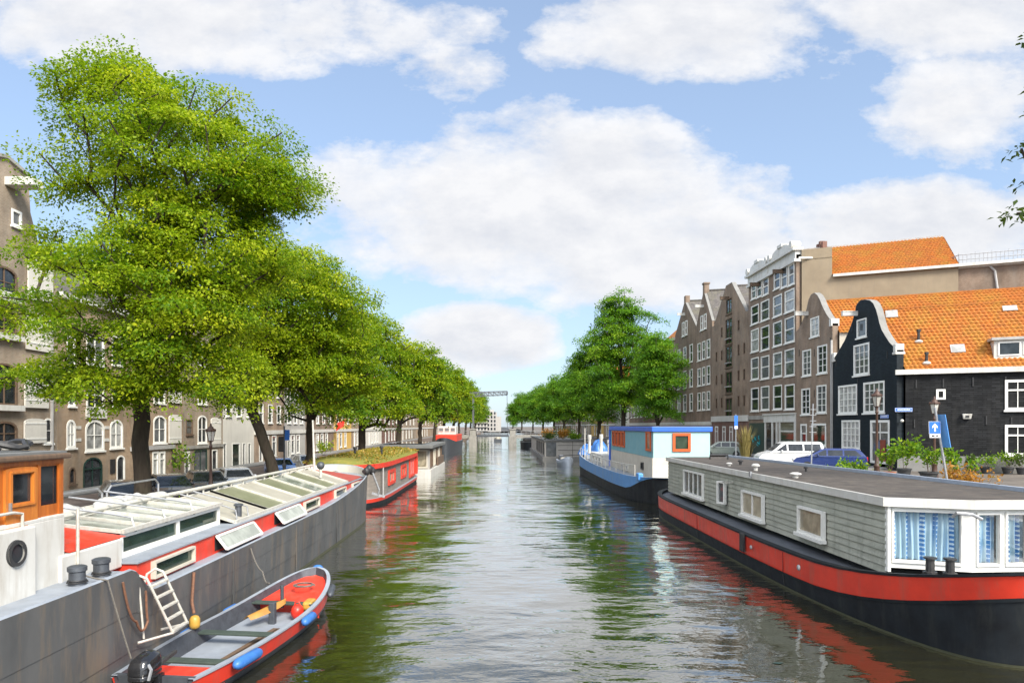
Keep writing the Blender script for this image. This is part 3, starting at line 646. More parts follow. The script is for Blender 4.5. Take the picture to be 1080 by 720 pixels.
x,y=side_pt(side_px(1019.5,439)[0],.02); p=MW@Vector((x,y,side_px(1019.5,439)[1])); t=thing('wall_box','small white box with a dark slot fixed to the black side wall','wall box',p,R(-90)+SD,None,local=True)
MB().add([(-.2,0,-.16),(.2,0,-.16),(.26,0,.16),(-.26,0,.16),(-.2,-.2,-.16),(.2,-.2,-.16),(.26,-.26,.16),(-.26,-.26,.16)],[(0,1,5,4),(4,5,6,7),(2,3,7,6),(0,3,7,4),(1,2,6,5),(0,1,2,3)]).build('box',K['white'],t,bevel=.02); MB().box(-.1,.1,-.25,-.2,-.07,.06).build('slot',K['iron'],t)
# roof furniture (on the near slope)
rh=13.55-8.95; rw_=w/2; sl=math.hypot(rh,rw_); tn=rh/rw_
def roof_pt(a,y): # a 0 at eave..1 ridge
    return Vector((w/2*(1-a)+.45*y, y, 8.95-ZR+rh*a))
def roof_px(px,py):
    best=None
    for yy in [i*.1 for i in range(5,125)]:
        for aa in [i*.02 for i in range(1,50)]:
            q=MW@roof_pt(aa,yy); e=(527+720*q.x/q.y-px)**2+(449-720*(q.z-EYE)/q.y-py)**2
            if best is None or e<best[0]: best=(e,aa,yy)
    return best[1],best[2]
nrm=Vector((rh,0,rw_)).normalized(); upv=Vector((-rw_,0,rh)).normalized(); alv=Vector((.45,1,0)).normalized(); nrm=alv.cross(upv); nrm=nrm if nrm.z>0 else -nrm; upv=nrm.cross(alv); upv=upv if upv.z>0 else -upv
def roof_window(px,py,W_,H_):
    a,yy=roof_px(px,py); c=roof_pt(a,yy)
    def slab(W,Hh,h0,h1):
        P=[c+alv*sx*W/2+upv*sy*Hh/2 for sx,sy in ((-1,-1),(1,-1),(1,1),(-1,1))]; return MB().add([p+nrm*h0 for p in P]+[p+nrm*h1 for p in P],[(0,1,2,3),(4,5,6,7),(0,1,5,4),(1,2,6,5),(2,3,7,6),(3,0,4,7)])
    fo=slab(W_,H_,-.02,.13).build('roof_window',K['zinc'],blk); slab(W_-.14,H_-.14,.131,.14).build('pane',K['pane_l'],fo)
roof_window(940,332.5,.75,.75); roof_window(1009.5,369,.8,.75); roof_window(1065,326.5,.8,.5)
for px,py,hh in ((969,361,.7),(978,383,.6)):
    a,yy=roof_px(px,py); c=roof_pt(a,yy); MB().tube([c-Vector((0,0,.2)),c+Vector((0,0,hh))],.09,8).tube([c+Vector((0,0,hh)),c+Vector((0,0,hh+.16))],.13,8).build('vent_pipe',K['iron'],blk); MB().sphere(c+nrm*.03,(.26,.26,.14),10,6).build('pipe_flashing',K['white'],blk,smooth=True)
# dormer at the right edge of the picture
a,yy=roof_px(1049,378); c=roof_pt(a,yy); W_=3.0; 
ax=alv; fx=Vector((alv.y,-alv.x,0)); 
def dbox(d0,d1,q0,q1,z0,z1,name,m,**kw):
    P=[c+ax*d+fx*q for d,q in ((d0,q0),(d1,q0),(d1,q1),(d0,q1))]
    return MB().add([p+Vector((0,0,z0)) for p in P]+[p+Vector((0,0,z1)) for p in P],[(0,1,2,3),(4,5,6,7),(0,1,5,4),(1,2,6,5),(2,3,7,6),(3,0,4,7)]).build(name,K[m],blk,**kw)
dm=dbox(0,W_,-1.6,.05,-.2,1.15,'dormer','white'); dm.parent=blk
dbox(-.15,W_+.15,-1.7,.25,1.152,1.32,'dormer_roof','zinc')
for k in range(2):
    P=[c+ax*(.25+k*1.3+e)+fx*.06+Vector((0,0,zz)) for e,zz in ((0,.2),(1.1,.2),(1.1,1.0),(0,1.0))]; MB().add(P,[(0,1,2,3)]).build('dormer_pane',K['pane_d'],blk)
    q=MB()
    for i in range(4): q.bar(P[i],P[(i+1)%4],.08,.08)
    q.build('dormer_window_frame',K['frame'],blk)

# brown bell gable house
win,fz=facade_px(FR,53.72,60.3)
ol=[(880,340.5),(876,337.5),(872,332),(869,326.6),(866.5,321),(864.5,315.8),(862,311.5),(858.8,309),(855.5,311),(853,316),(851.6,322),(850.5,327),(848,335),(845.5,341),(843,346),(840,350)]
ol=[fz(*p) for p in ol]; ol[0]=(0,ol[0][1]); ol[-1]=(1,ol[-1][1])
bb,xl,H=house('canal_house','narrow brown brick bell gable house between the black house and the tall house','r',FR,53.72,60.3,ZR,ol,12.6,16,'brick_rb',
 [win(855,864,334.6,354.8,nx=2,nz=3),win(846.5,855.5,369,396,nx=2,nz=4,fw=.11),win(862.4,872.5,364,393.4,nx=2,nz=4,fw=.11),win(845.4,854.4,409.7,436.8,nx=2,nz=4,fw=.11),win(861.7,871.8,406,435,nx=2,nz=4,fw=.11),
  win(844.5,851,447,480,nx=1,nz=1,split=.7,sill=False,pm='pane_d',name='door',fw=.14),win(856,871.4,446.5,470,nx=1,nz=1,fw=.16,pm='pane_g')],ridge=15.55,roofm='tile_or',sk=.45,body='cream',tiles=True,thick=.45)
coping(bb,[(xl(f),H(z)) for f,z in ol],-.008,.47,.03,'plinth')
f,z=ol[0]; MB().box(xl(f)-.4,xl(f),-.1,.55,H(z)-.2,H(z)+.4).build('shoulder_stone',K['white'],bb,bevel=.03)
hoist(bb,xl(fz(852,331)[0]),H(fz(852,331)[1]))
for px,py in ((843,372),(859,372),(876,360),(859,415),(876,410)):
    f,z=fz(px,py); MB().box(xl(f)-.04,xl(f)+.04,-.03,.02,H(z)-.3,H(z)+.3).build('wall_anchor',K['iron'],bb)
MB().box(bb['w']/2-.1,bb['w']/2+.05,-.14,.0,.2,H(12)).build('drainpipe',K['zinc'],bb)

# tall house with white carved cornice
win,fz=facade_px(FR,60.3,71.85)
Wn=[]
cols=[(828,838.1),(815.7,824.8),(802.7,811.4),(792.3,800.2)]
rws=[[(182,245),(262,335),(355,432),(458,530)],[(198,258),(275,345),(365,435),(460,530)],[(213,270),(288,357),(375,441),(463,532)],[(227,281),(297,362),(380,443),(468,535)]]
for (a,b),rw in zip(cols,rws):
    for t_,b_ in rw: Wn.append(win(a,b,240+t_/2.77,240+b_/2.77,nx=1,nz=1,split=.52,fw=.10))
for a,b,t_,b_ in ((831.6,838,107,167),(824,830.5,115,174),(816.5,823,124,178),(804.6,810.7,147,196),(798.4,803.4,154,202),(792.6,797.4,162,208)): Wn.append(win(a,b,240+t_/2.77,240+b_/2.77,nx=1,nz=1,split=.5,fw=.11))
tall,xl,H=house('canal_house','tall brown five storey house with white carved double cornice and beige rendered side','r',FR,60.3,71.85,ZR,[(0,20.4),(1,20.4)],19.9,2.6,'brick_dk',Wn,roof='flat',sk=.45,body='stucco',thick=.4)
w=tall['w']; cm=MB(); cm.box(-w/2-.1,w/2+.1,-.22,.5,H(19.75),H(20.0)).box(-w/2,w/2,-.1,.5,H(20.0),H(20.75)).box(-w/2-.2,w/2+.2,-.38,.55,H(20.75),H(20.98))
for s in (-1,1):
    c_=s*w/4
    pts=[]
    for k in range(13):
        u=-1+k/6; pts.append((c_+u*w*.20,H(20.98)+.85*(1-u*u)**.5 if abs(u)<1 else H(20.98)))
    cm.prism([(p[0],p[1]) for p in pts],lambda a,z:(a,-.25,z),lambda a,z:(a,.45,z))
    for e in (-1,1):
        for r_ in (.34,): cm.tube([(c_+e*w*.215,-.38,H(20.98)+r_),(c_+e*w*.215,.45,H(20.98)+r_)],r_,14)
    cm.box(c_-.5,c_+.5,-.34,.45,H(20.98)+.72,H(20.98)+1.0)
cm.build('cornice',K['white'],tall,smooth=30)
for s in (-1,1): hoist(tall,s*w/4,H(19.5),'darkwood',.9)
# ground floor shopfront
sf=MB(); sf.box(-w*.12,w/2,-.12,.05,H(5.6),H(6.3)).box(-w*.12-.05,w/2+.05,-.25,.05,H(6.3),H(6.42)); 
for f in (.015,.30,.36,.45,.60): sf.box(xl(f)-.16,xl(f)+.16,-.08,.06,.0,H(5.6))
sf.box(xl(.36),xl(.6),-.06,.05,.0,.5).build('shopfront',K['white'],tall)
for a,b,m_ in ((.04,.28,'pane_g'),(.385,.43,'pane_d'),(.47,.58,'pane_d')):
    MB().box(min(xl(a),xl(b)),max(xl(a),xl(b)),-.03,.04,.15 if m_=='pane_g' else .5,H(5.5)).build('shop_window',K[m_],tall)
MB().box(min(xl(.04),xl(.28)),max(xl(.04),xl(.28)),-.075,-.02,H(4.7),H(4.85)).build('transom',K['white'],tall)
MB().box(min(xl(.63),xl(.97)),max(xl(.63),xl(.97)),-.05,.05,.1,H(5.55)).build('roller_door',K['door_green'],tall)
gr=MB(); rg=random.Random(4)
for k in range(16):
    f=.68+.24*rg.random(); z=1.0+1.1*rg.random(); p0=Vector((xl(f),-.056,z)); a=rg.uniform(0,6.28); gr.bar(p0,p0+Vector((math.cos(a)*.55,0,math.sin(a)*.4)),.012,.16,up=(0,1,0))
K['graf']=mat('turquoise_spray_paint',(.02,.36,.38),(.03,.28,.34),4,.5); gr.build('spray_paint',K['graf'],tall)
MB().box(-w/2,-w*.12-.0,-.1,.05,H(5.9),H(6.3)).build('lintel',K['stone'],tall)
# rear wing with the big orange roof
wing=MB(); D0,D1,D2=2.6,11.0,19.5; S=lambda x,y:x+.45*y
e=H(18.3); r=H(21.9)
wing.add([(S(x,y),y,z) for y in (D0,D1) for x in (-w/2,w/2) for z in (-.3,e)],[(0,1,5,4),(2,3,7,6),(4,5,7,6),(0,1,3,2)])
wing.build('rear_wing_wall',K['stucco'],tall)
ro=MB(); hip=D1-.02
pantiles(ro,(S(w/2+.1,D0),D0,e),(.45,1,0),(-w/2,0,r-e),(12.9-D0)*1.097,math.hypot(w/2,r-e),row=.42,clip=((hip-D0)*1.097,(12.9-D0)*1.097))
ro.add([(S(w/2+.1,D1),D1,e),(S(0,12.9),12.9,r),(S(-w/2,D1),D1,e),(S(-w/2,D0),D0,e),(S(0,D0),D0,r)],[(0,2,1),(4,3,2,1)])
ro.add([(S(w/2,D0+.01),D0+.01,e),(S(0,D0+.01),D0+.01,r),(S(-w/2,D0+.01),D0+.01,e)],[(0,1,2)]); ro.build('rear_roof',K['tile_or'],tall)
MB().bar((S(w/2+.18,D0),D0,e-.08),(S(w/2+.18,D2),D2,e-.08),.3,.22).build('gutter',K['white'],tall)
MB().bar((S(0,D0),D0,r+.06),(S(0,12.9),12.9,r+.06),.3,.16).build('ridge_cap',K['zinc'],tall)
cw=MB(); 
for y in (1.2,): cw.box(S(w/2,y)-.06,S(w/2,y)+.0,y-1.2,y+1.35,H(19.9),H(20.05))
cw.build('parapet_cap',K['white'],tall)
fb=MB(); fb.add([(S(x,y),y,z) for y in (.4,2.6) for x in (-w/2,w/2) for z in (H(19.8),H(20.75))],[(0,1,5,4),(2,3,7,6),(4,5,7,6),(1,3,7,5)]); fb.build('attic_wall',K['stucco'],tall)
ch=MB()
for k in range(3): ch.box(S(0,D0+1.5)-.7+k*.5,S(0,D0+1.5)-.35+k*.5,D0+1.3,D0+1.7,r-.2,r+.55+.15*(k%2))
ch.build('chimney',K['brick_red'],tall)
# roof terrace block behind the houses
tb=thing('terrace_block','dark brick building with a railed roof terrace behind the orange roofs','building',(FR,66.1,ZR),R(-90),None,local=True)
q=MB(); q.add([(S(x,y),y,z) for y in (D1+.05,D2+3) for x in (-w/2+1,w/2-.15) for z in (-.3,H(18.0))],[(0,1,5,4),(2,3,7,6),(4,5,7,6),(0,1,3,2),(1,3,7,5)]); q.build('wall',K['brick_dk'],tb)
q=MB(); q.add([(S(x,y),y,z) for y in (D1,D2+3.1) for x in (-w/2+.9,w/2-.05) for z in (H(18.0)+.003,H(18.22))],[(0,1,5,4),(2,3,7,6),(4,5,7,6),(0,1,3,2),(1,3,7,5),(0,2,6,4)]); q.build('terrace_edge',K['white'],tb)
q=MB(); A_=lambda y,z,x=w/2-.3:(S(x,y),y,H(18.2)+z)
for z in (.95,.55): q.tube([A_(D1+.2,z),A_(D2+2.8,z)],.035,6)
for k in range(34): y_=D1+.2+k*.255; q.tube([A_(y_,0),A_(y_,1.0 if k%4 else 1.12)],.022,5)
q.tube([A_(D1+.2,.95),A_(D1+.2,.95,0)],.035,6)
for k in range(8): q.tube([A_(D1+.2,0,w/2-.3-k*.55),A_(D1+.2,1.0,w/2-.3-k*.55)],.022,5)
q.build('railing',K['steel'],tb)
MB().tube([(S(w/2-.1,D1+2),D1+2,H(18)),(S(w/2-.1,D1+2.3),D1+2.3,H(17.6)),(S(w/2-.05,D1+2.5),D1+2.5,H(15.5))],.09,8).build('drainpipe',K['zinc'],tb)

# warehouse with loading doors
win,fz=facade_px(FR,71.85,84.2)
Wn=[]
for t_,b_ in ((265,340),(345,408),(420,484),(497,560)): Wn.append(win(765.4,772.4,240+t_/2.77,240+b_/2.77,nx=2,nz=1,sill=True,fm='darkwood',pm='pane_d',name='loading_door',fw=.1))
Wn.append(win(766,772,240+208/2.77,240+252/2.77,nx=2,nz=1,fm='darkwood',pm='pane_d',name='loading_door',fw=.1))
for f in (.10,.24,.70,.86):
    for z in (7.4,10.2,13.0,15.7):
        if z>15 and f in(.10,.86): continue
        Wn.append(dict(f=f,w=.5,z0=z,z1=z+1.15,nx=1,nz=1,fm='darkwood',pm='pane_d',sill=False,fw=.06,name='shutter_hole'))
whs,xl,H=house('warehouse','brown brick warehouse with a column of dark loading doors beside the tall house','r',FR,71.85,84.2,ZR,[(0,17.4),(.06,17.4),(.38,20.9),(.42,21.4),(.58,21.4),(.62,20.9),(.94,17.4),(1,17.4)],17.2,18,'brick_rb',Wn,ridge=21.2,roofm='tile_dk',sk=.3,thick=.4)
w=whs['w']; coping(whs,[(xl(f),H(z)) for f,z in ((0,17.4),(.06,17.4),(.38,20.9),(.42,21.4),(.58,21.4),(.62,20.9),(.94,17.4),(1,17.4))],-.01,.45,.06,'plinth')
hoist(whs,0,H(19.8),'darkwood',1.0); MB().box(-w/2,w/2,-.16,.03,H(5.75),H(6.4)).build('fascia',K['white'],whs)
for z in (7.0,9.75,12.45,15.2): MB().box(-.8,.8,-.28,.02,H(z)-.1,H(z)+.05).build('door_sill',K['stone'],whs)
MB().box(-w/2,w/2,-.06,.0,-.1,H(5.74)).build('ground_floor_wall',K['brick_red'],whs)
for f in (.42,.62,.84):
    add_window(whs,xl(f),.9,1.1,H(5.2)-.9,y=-.06,nx=2,nz=1,split=.7,fw=.14); whs.children[-1].location.y=-.07
def simple_house(label,side,y0,y1,eave,ridge,wall,n,zl,hh,ww,roof='gable',roofm='tile_dk',outline=None,name='canal_house',shop=True,sk=0,tiles=False,body=None,**kw):
    zs=ZR if side=='r' else ZL
    wins=rows(n,zl,hh,ww,.06,.94,nx=kw.pop('nx',1),nz=1,split=.52,fw=.11,**kw)
    g=zs+.5
    if shop: wins+=[dict(f=.2,w=1.1,z0=zs+.05,z1=zs+2.9,nx=1,nz=1,split=.75,sill=False,fw=.14,name='door')]+[dict(f=.38+.5*k/(max(1,n-1)),w=min(1.5,(y1-y0)*.45/n),z0=g,z1=zs+2.9,nx=1,nz=1,split=.7,fw=.14) for k in range(max(1,n-1))]
    ol=outline or ([(0,eave),(.5,ridge),(1,eave)] if roof=='gable' else [(0,eave),(1,eave)])
    t,xl,H=house(name,label,side,FR if side=='r' else FL,y0,y1,zs,ol,eave,14,wall,wins,roof=roof,ridge=ridge,roofm=roofm,thick=.35,sk=sk,tiles=tiles,body=body)
    w=t['w']
    if roof!='gable': MB().box(-w/2-.05,w/2+.05,-.3,.35,H(eave)-.35,H(eave)+.08).build('cornice',K['white'],t)
    elif not outline: coping(t,[(xl(f),H(z)) for f,z in ol],-.01,.4,.04,'plinth')
    if shop: MB().box(-w/2,w/2,-.14,.02,H(zs+3.05),H(zs+3.5)).build('fascia',K['white'],t)
    return t,xl,H
tt,xl,H=simple_house('brown gabled house with tall chimney next to the warehouse','r',84.2,91.1,18.2,22.6,'brick_dk',3,[7.3,10.5,13.8],2.3,1.35,sk=.3)
hoist(tt,0,H(20.6)); MB().box(-.35,.35,-.02,.6,H(22.1),H(23.4)).box(-.45,.45,-.1,.7,H(23.4),H(23.6)).build('pinnacle',K['brick_dk'],tt)
for s in (-.75,.75): add_window(tt,s,H(17.6),1.0,1.9,nx=1,nz=1,split=.5,fw=.14); tt.children[-1].location.y=-.04
tt,xl,H=simple_house('brown gabled house with white attic windows half hidden by the round right tree','r',91.1,102,18.6,22.9,'brick_dk',3,[7.3,10.6,14.0],2.4,1.5,sk=.3)
hoist(tt,0,H(21)); MB().box(-.4,.4,-.02,.6,H(22.4),H(23.6)).build('pinnacle',K['brick_dk'],tt)
for s in (-.8,.8): add_window(tt,s,H(18),1.1,2.0,nx=1,nz=1,split=.5,fw=.14); tt.children[-1].location.y=-.04
FAR=[(102,112,18.4,22.4,'brick_grey','front','tile_or','grey brown house with a bright orange roof above the round right tree'),
(112,124,15.5,19,'brick_red','flat','tile_dk','red brown flat topped house behind the tallest right tree'),
(124,138,16.5,20.5,'brick_dk','gable','tile_dk','dark brick gabled house behind the right trees beyond the blue houseboat'),
(138,155,14.5,18,'white_render','flat','tile_dk','white painted house behind the right trees near the low pale houseboat'),
(155,172,15.5,19.5,'brick_mid','gable','tile_red','brown gabled house behind the right trees beyond the white painted one'),
(172,195,13.5,17.5,'yellow_render','front','tile_red','ochre house by the right end of the far bridge'),
(195,222,14.5,18,'brick_grey','flat','tile_dk','grey brick house past the far bridge on the right bank'),
(222,260,15,19,'brick_tan','gable','tile_dk','tan gabled house far along the right bank'),
(260,330,14,18,'brick_dk','flat','tile_dk','farthest dark brick house of the right bank')]
for y0,y1,e_,r_,wl,rf,rm_,lb in FAR: simple_house(lb,'r',y0,y1,e_,r_,wl,3 if y1-y0<14 else 4,[6.9,10.0,13.0][:3 if e_>16 else 2],2.2,1.45,roof=rf,roofm=rm_,tiles=False)

# ------------------------------------------------------------------ left row
win,fz=facade_px(FL,32.3,40.6)
def shutter(t,px0,px1,py0,py1,arch=True):
    d=win(px0,px1,py0,py1); x=xl(d['f']); w_=d['w']; h=d['z1']-d['z0']; z=H(d['z0'])
    m=MB(); o=arch_outline(-w_/2,w_/2,0,h,w_*.12 if arch else 0); m.prism(o,lambda a,c:(x+a,-.13,z+c),lambda a,c:(x+a,-.05,z+c))
    s=m.build('shutter',K['white_render'],t,bevel=.01)
    b=MB()
    for f in (.18,.8): b.box(x-w_/2+.03,x+w_/2-.03,-.155,-.132,z+h*f-.04,z+h*f+.04)
    b.build('strap_hinge',K['frame'],s)
Wn=[win(12,22.5,222,239,nx=1,nz=1,fw=.12,pm='pane_m')]
for a,b in ((281,313),(324,350),(383,427),(444,470)): Wn.append(win(-9,18,a,b,nx=2,nz=2,rise=.42,fm='darkwood',pm='pane_d',sill=True,fw=.1,name='loading_door'))
Wn+=[win(46,55,441,467,nx=1,nz=2,rise=.3,fm='frame',pm='pane_d'),win(-40,-25,383,427,nx=1,nz=2,rise=.35),win(-14,12,478,520,nx=2,nz=1,rise=.4,fm='darkwood',sill=False,name='door'),win(30,42,480,505,nx=1,nz=2,rise=.3)]
t,xl,H=house('warehouse','brown brick gabled warehouse with open white shutters at the left edge of the photo','l',FL,32.3,40.6,ZL,[(0,13.4),(.1,14.2),(.2,15.6),(.26,17.2),(.28,19.1),(.49,19.5),(.70,19.1),(.72,17.2),(.8,15.6),(.92,14.2),(1,13.4)],13.2,16,'brick_grey',Wn,ridge=17.5,roofm='tile_dk',thick=.4)
coping(t,[(xl(f),H(z)) for f,z in ((.28,19.1),(.49,19.5),(.70,19.1))],-.12,.5,.18,'stone')
for a in ((28,54,275,319),(26,52,328,370),(24.5,49.5,385,430),(24,47,441,467)): shutter(t,*a)
for a,b in ((308,318),(352,358),(427,433),(470,474)):
    d=win(-12,21,a,b); MB().box(xl(d['f'])-d['w']/2,xl(d['f'])+d['w']/2,-.3,.02,H(d['z0']),H(d['z1'])).build('door_sill',K['white'],t)
x=xl(win(8,14,205,215)['f']); MB().box(x-.45,x+.45,-1.5,.1,H(18.05),H(18.5)).build('hoist_beam',K['white'],t,bevel=.03)
MB().box(xl(.93)-.05,xl(.93)+.05,-.14,-.0,0,H(13)).build('drainpipe',K['zinc'],t)
win,fz=facade_px(FL,40.6,48.55)
Wn=[win(70,79.4,442.5,472,nx=2,nz=2,rise=.45,fw=.12,pm='pane_l'),win(89.8,109.6,442.5,475,nx=2,nz=2,rise=.6,fw=.14,pm='pane_l'),win(116,129.4,442.5,472,nx=2,nz=2,rise=.5,fw=.12,pm='pane_l'),
 win(91,109.6,402,431,nx=2,nz=2,fw=.13,pm='pane_d',sill=False),win(72,79,402,428,nx=1,nz=2,rise=.3),win(118,129,402,428,nx=1,nz=2,rise=.3),win(72.5,79.4,492.5,510,nx=1,nz=1,rise=.35,fm='darkwood'),
 win(87.7,107.5,482,517,nx=2,nz=1,rise=.6,fm='door_green',pm='pane_d',sill=False,split=.66,name='door'),win(123,131.5,480,515,nx=1,nz=1,rise=.35,fm='frame',pm='pane_d',sill=False,name='door')]
for a,b in ((355,385),): Wn+=[win(91,109.6,a,b,nx=2,nz=2,fw=.13),win(70,79,a,b,nx=1,nz=2),win(118,129,a,b,nx=1,nz=2)]
t,xl,H=house('canal_house','brown brick house with arched white windows and round topped doors behind the big left tree','l',FL,40.6,48.55,ZL,[(0,13.2),(1,13.2)],13.2,14,'brick_mid',Wn,roof='front',ridge=17,roofm='tile_dk',thick=.4)
d=win(90,111,431,441); MB().box(xl(d['f'])-d['w']/2,xl(d['f'])+d['w']/2,-.12,.02,H(d['z0']),H(d['z1'])).build('window_apron',K['white'],t)
d=win(116,121,484,499); MB().box(xl(d['f'])-d['w']/2,xl(d['f'])+d['w']/2,-.06,.02,H(d['z0']),H(d['z1'])).build('vent_grille',K['iron'],t)
for z in (449,462):
    for px in (82.5,112.5): d=win(px-2.2,px+2.2,z,z+3.2); MB().box(xl(d['f'])-.25,xl(d['f'])+.25,-.04,.02,H(d['z0']),H(d['z1'])).build('stone_block',K['white'],t)
MB().box(-t['w']/2,t['w']/2,-.3,.3,H(12.9),H(13.25)).build('cornice',K['white'],t)
win,fz=facade_px(FL,48.55,56.7)
Wn=[win(161.7,175,438,467,nx=2,nz=2,rise=.5,fw=.12),win(142,153,438,467,nx=2,nz=2,rise=.4,fw=.12),win(160.6,167,476,502,nx=1,nz=1,split=.7,fw=.14,pm='pane_l'),win(168,174,476,502,nx=1,nz=1,split=.7,fw=.14,pm='pane_l'),win(181,185,474,487,nx=1,nz=1,fm='darkwood'),win(145,153,474,508,nx=1,nz=1,split=.75,sill=False,fm='frame',name='door'),
 win(162,174,395,425,nx=2,nz=2,rise=.5,fw=.12),win(142,153,395,425,nx=2,nz=2,rise=.4,fw=.12),win(162,174,350,378,nx=2,nz=2,rise=.5),win(142,153,350,378,nx=2,nz=2,rise=.4)]
t,xl,H=house('warehouse','brown brick warehouse with one broad white shutter just right of the big left trunk','l',FL,48.55,56.7,ZL,[(0,13.5),(.5,18),(1,13.5)],13.3,14,'brick_mid',Wn,ridge=17.8,thick=.4)
shutter(t,177,190,437,467); shutter(t,177,190,395,425); MB().box(-t['w']/2,t['w']*.3,-.16,.02,H(3.45),H(3.75)).build('fascia',K['zinc'],t)
win,fz=facade_px(FL,56.7,64.85)
Wn=[win(208.5,218,438,467,nx=2,nz=2,rise=.45,fw=.12),win(196,203,442,458,nx=1,nz=2,fm='darkwood'),win(194.5,200,476,501,nx=1,nz=1,split=.75,sill=False,fw=.14,name='door',pm='pane_m'),win(205,218,474,500,nx=2,nz=1,sill=False,fm='door_green',name='door'),win(223.5,229,474,496,nx=1,nz=1),win(208.5,218,400,426,nx=2,nz=2,rise=.45),win(208.5,218,360,386,nx=2,nz=2,rise=.45)]
t,xl,H=house('warehouse','brown brick warehouse with green double doors beside the left lantern post','l',FL,56.7,64.85,ZL,[(0,13),(.5,17),(1,13)],12.8,14,'brick_grey',Wn,ridge=16.8,thick=.4)
shutter(t,221.5,232,440,468); MB().box(-t['w']/2,t['w']/2,-.12,.02,H(3.3),H(3.55)).build('fascia',K['stone'],t)
win,fz=facade_px(FL,64.85,73.1)
Wn=[win(235.5,238.6,467,496,nx=1,nz=1,pm='pane_d',fw=.08),win(244.7,253,467,496,nx=1,nz=1,pm='pane_g',fw=.1,sill=False,name='door'),win(255.8,258.6,467,494,nx=1,nz=1,pm='pane_d',fw=.08),win(261.5,264.5,467,494,nx=1,nz=1,pm='pane_d',fw=.08)]+rows(3,[6.2,9.2],2.0,1.3,nx=1,nz=1,split=.5)
house('canal_house','white painted house with tall dark ground floor openings on the left street','l',FL,64.85,73.1,ZL,[(0,13),(1,13)],13,14,'white_render',Wn,roof='front',ridge=16.4,roofm='tile_red',thick=.4)
LEFT=[(73.1,83.4,13.5,17.5,'brick_tan','gable','tile_dk','tan brick house right of the white painted left house'),
(83.4,92.4,12.8,16.5,'grey_render','flat','tile_dk','grey rendered house with white shopfront on the left street'),
(92.4,108.2,13.5,17.5,'brick_dk','gable','tile_red','dark brown house with red flag on the left street'),
(108.2,121,13.0,16,'yellow_render','flat','tile_dk','ochre yellow house seen past the third left trunk'),
(121,134,12.5,16,'brick_tan','gable','tile_red','tan gabled house between the ochre and the white far left houses'),
(134,152,13.5,17,'white_render','flat','tile_dk','white house beyond the ochre one near the grey flat roofed houseboat'),
(152,178,13.5,17,'brick_red','gable','tile_red','red brown house behind the far left trees'),
(178,215,13.0,17,'brick_grey','flat','tile_dk','grey brick house past the left end of the far bridge'),
(215,260,13.5,17,'brick_mid','gable','tile_dk','brown gabled house far along the left bank'),
(260,330,13.0,17,'brick_tan','flat','tile_dk','farthest tan house of the left bank')]
for y0,y1,e_,r_,wl,rf,rm_,lb in LEFT:
    t,xl,H=simple_house(lb,'l',y0,y1,e_,r_,wl,3 if y1-y0<14 else 4,[5.6,8.6],2.1,1.4,roof=rf,roofm=rm_)
    if 'flag' in lb:
        p=Vector((FL,107.2,5.6)); fl=thing('flag','small red flag on a slanted pole outside the dark brown left house','flag',p,0,None,local=True)
        MB().tube([(0,0,-.6),(2.1,0,.9)],.035,6).build('pole',K['white'],fl); MB().grid(lambda u,v:(2.05-1.2*u-.3*v,.10*math.sin(5*u+2*v),.85-.85*u-1.3*v+.1*u),10,8).build('cloth',K['redp'],fl,smooth=True)
# apartment block closing the canal
t=thing('apartment_block','pale apartment block with rows of windows closing the end of the canal','building',(-4,470,1.2),0,None,local=True)
MB().box(-14,2,0,12,0,13.5).box(2.01,5,1,12,0,10.5).build('wall',K['grey_render'],t); MB().box(-9,0,2,10,13.5,15.2).build('penthouse',K['grey_render'],t)
for k in range(5):
    for i in range(7): MB().box(-13.2+i*2.2,-12.0+i*2.2,-.12,.0,1.2+k*2.7,2.9+k*2.7).build('window',K['pane_d'],t)
    MB().box(-13.8,-4,-1.3,0,.75+k*2.7,.95+k*2.7).build('balcony',K['white'],t)
# ------------------------------------------------------------------ boats
def sst(a,b,x): 
    t=max(0,min(1,(x-a)/(b-a))); return t*t*(3-2*t)
class Hull:
    def __init__(s,cx,y0,y1,B,ex,extra=(),N=36):
        s.cx,s.y0,s.y1,s.B,s.ex=cx,y0,y1,B,ex
        ts=[]
        for i in range(N+1):
            t=-math.cos(math.pi*i/N); ts.append(math.copysign(1-(1-abs(t))**1.35,t))
        L=y1-y0; ts+= [2*(y-y0)/L-1 for y in extra]; s.ts=sorted(ts)
    def b(s,t):
        n,p=(s.ex[0],s.ex[1]) if t<0 else (s.ex[2],s.ex[3]); return s.B*max(0,1-abs(t)**n)**p
    def ring(s,zf,k=1.0,e0=0,e1=0,inset=0):
        R_=[];L_=[]
        for t in s.ts:
            y=(s.y0+s.y1)/2+t*(s.y1-s.y0)/2; y+= -e0*max(0,-t)**6+e1*max(0,t)**6
            if inset: y-= inset*math.copysign(abs(t)**8,t)
            b=max(0,s.b(t)*k-inset); z=zf(y); R_.append((s.cx+b,y,z)); L_.append((s.cx-b,y,z))
        return R_,L_
def band(t,name,m,A,Bq,smooth=45,**kw):
    mb=MB(); a=A[0]+A[1][-2:0:-1]; b=Bq[0]+Bq[1][-2:0:-1]; mb.strip(a,b,True); return mb.build(name,K[m],t,smooth=smooth,**kw)
def deckfill(t,name,m,A):
    mb=MB(); mb.strip(A[0],A[1]); return mb.build(name,K[m],t)
def panel_window(t,x,y,z,w,h,rz,off=.05,**kw):
    """window on a wall: x,y,z bottom centre on the wall plane, wall facing -y after rotz"""
    o=add_window(t,x+math.sin(rz)*off,z*0+y-math.cos(rz)*off,w,h,y=0,rotz=rz,**kw); 
    return o
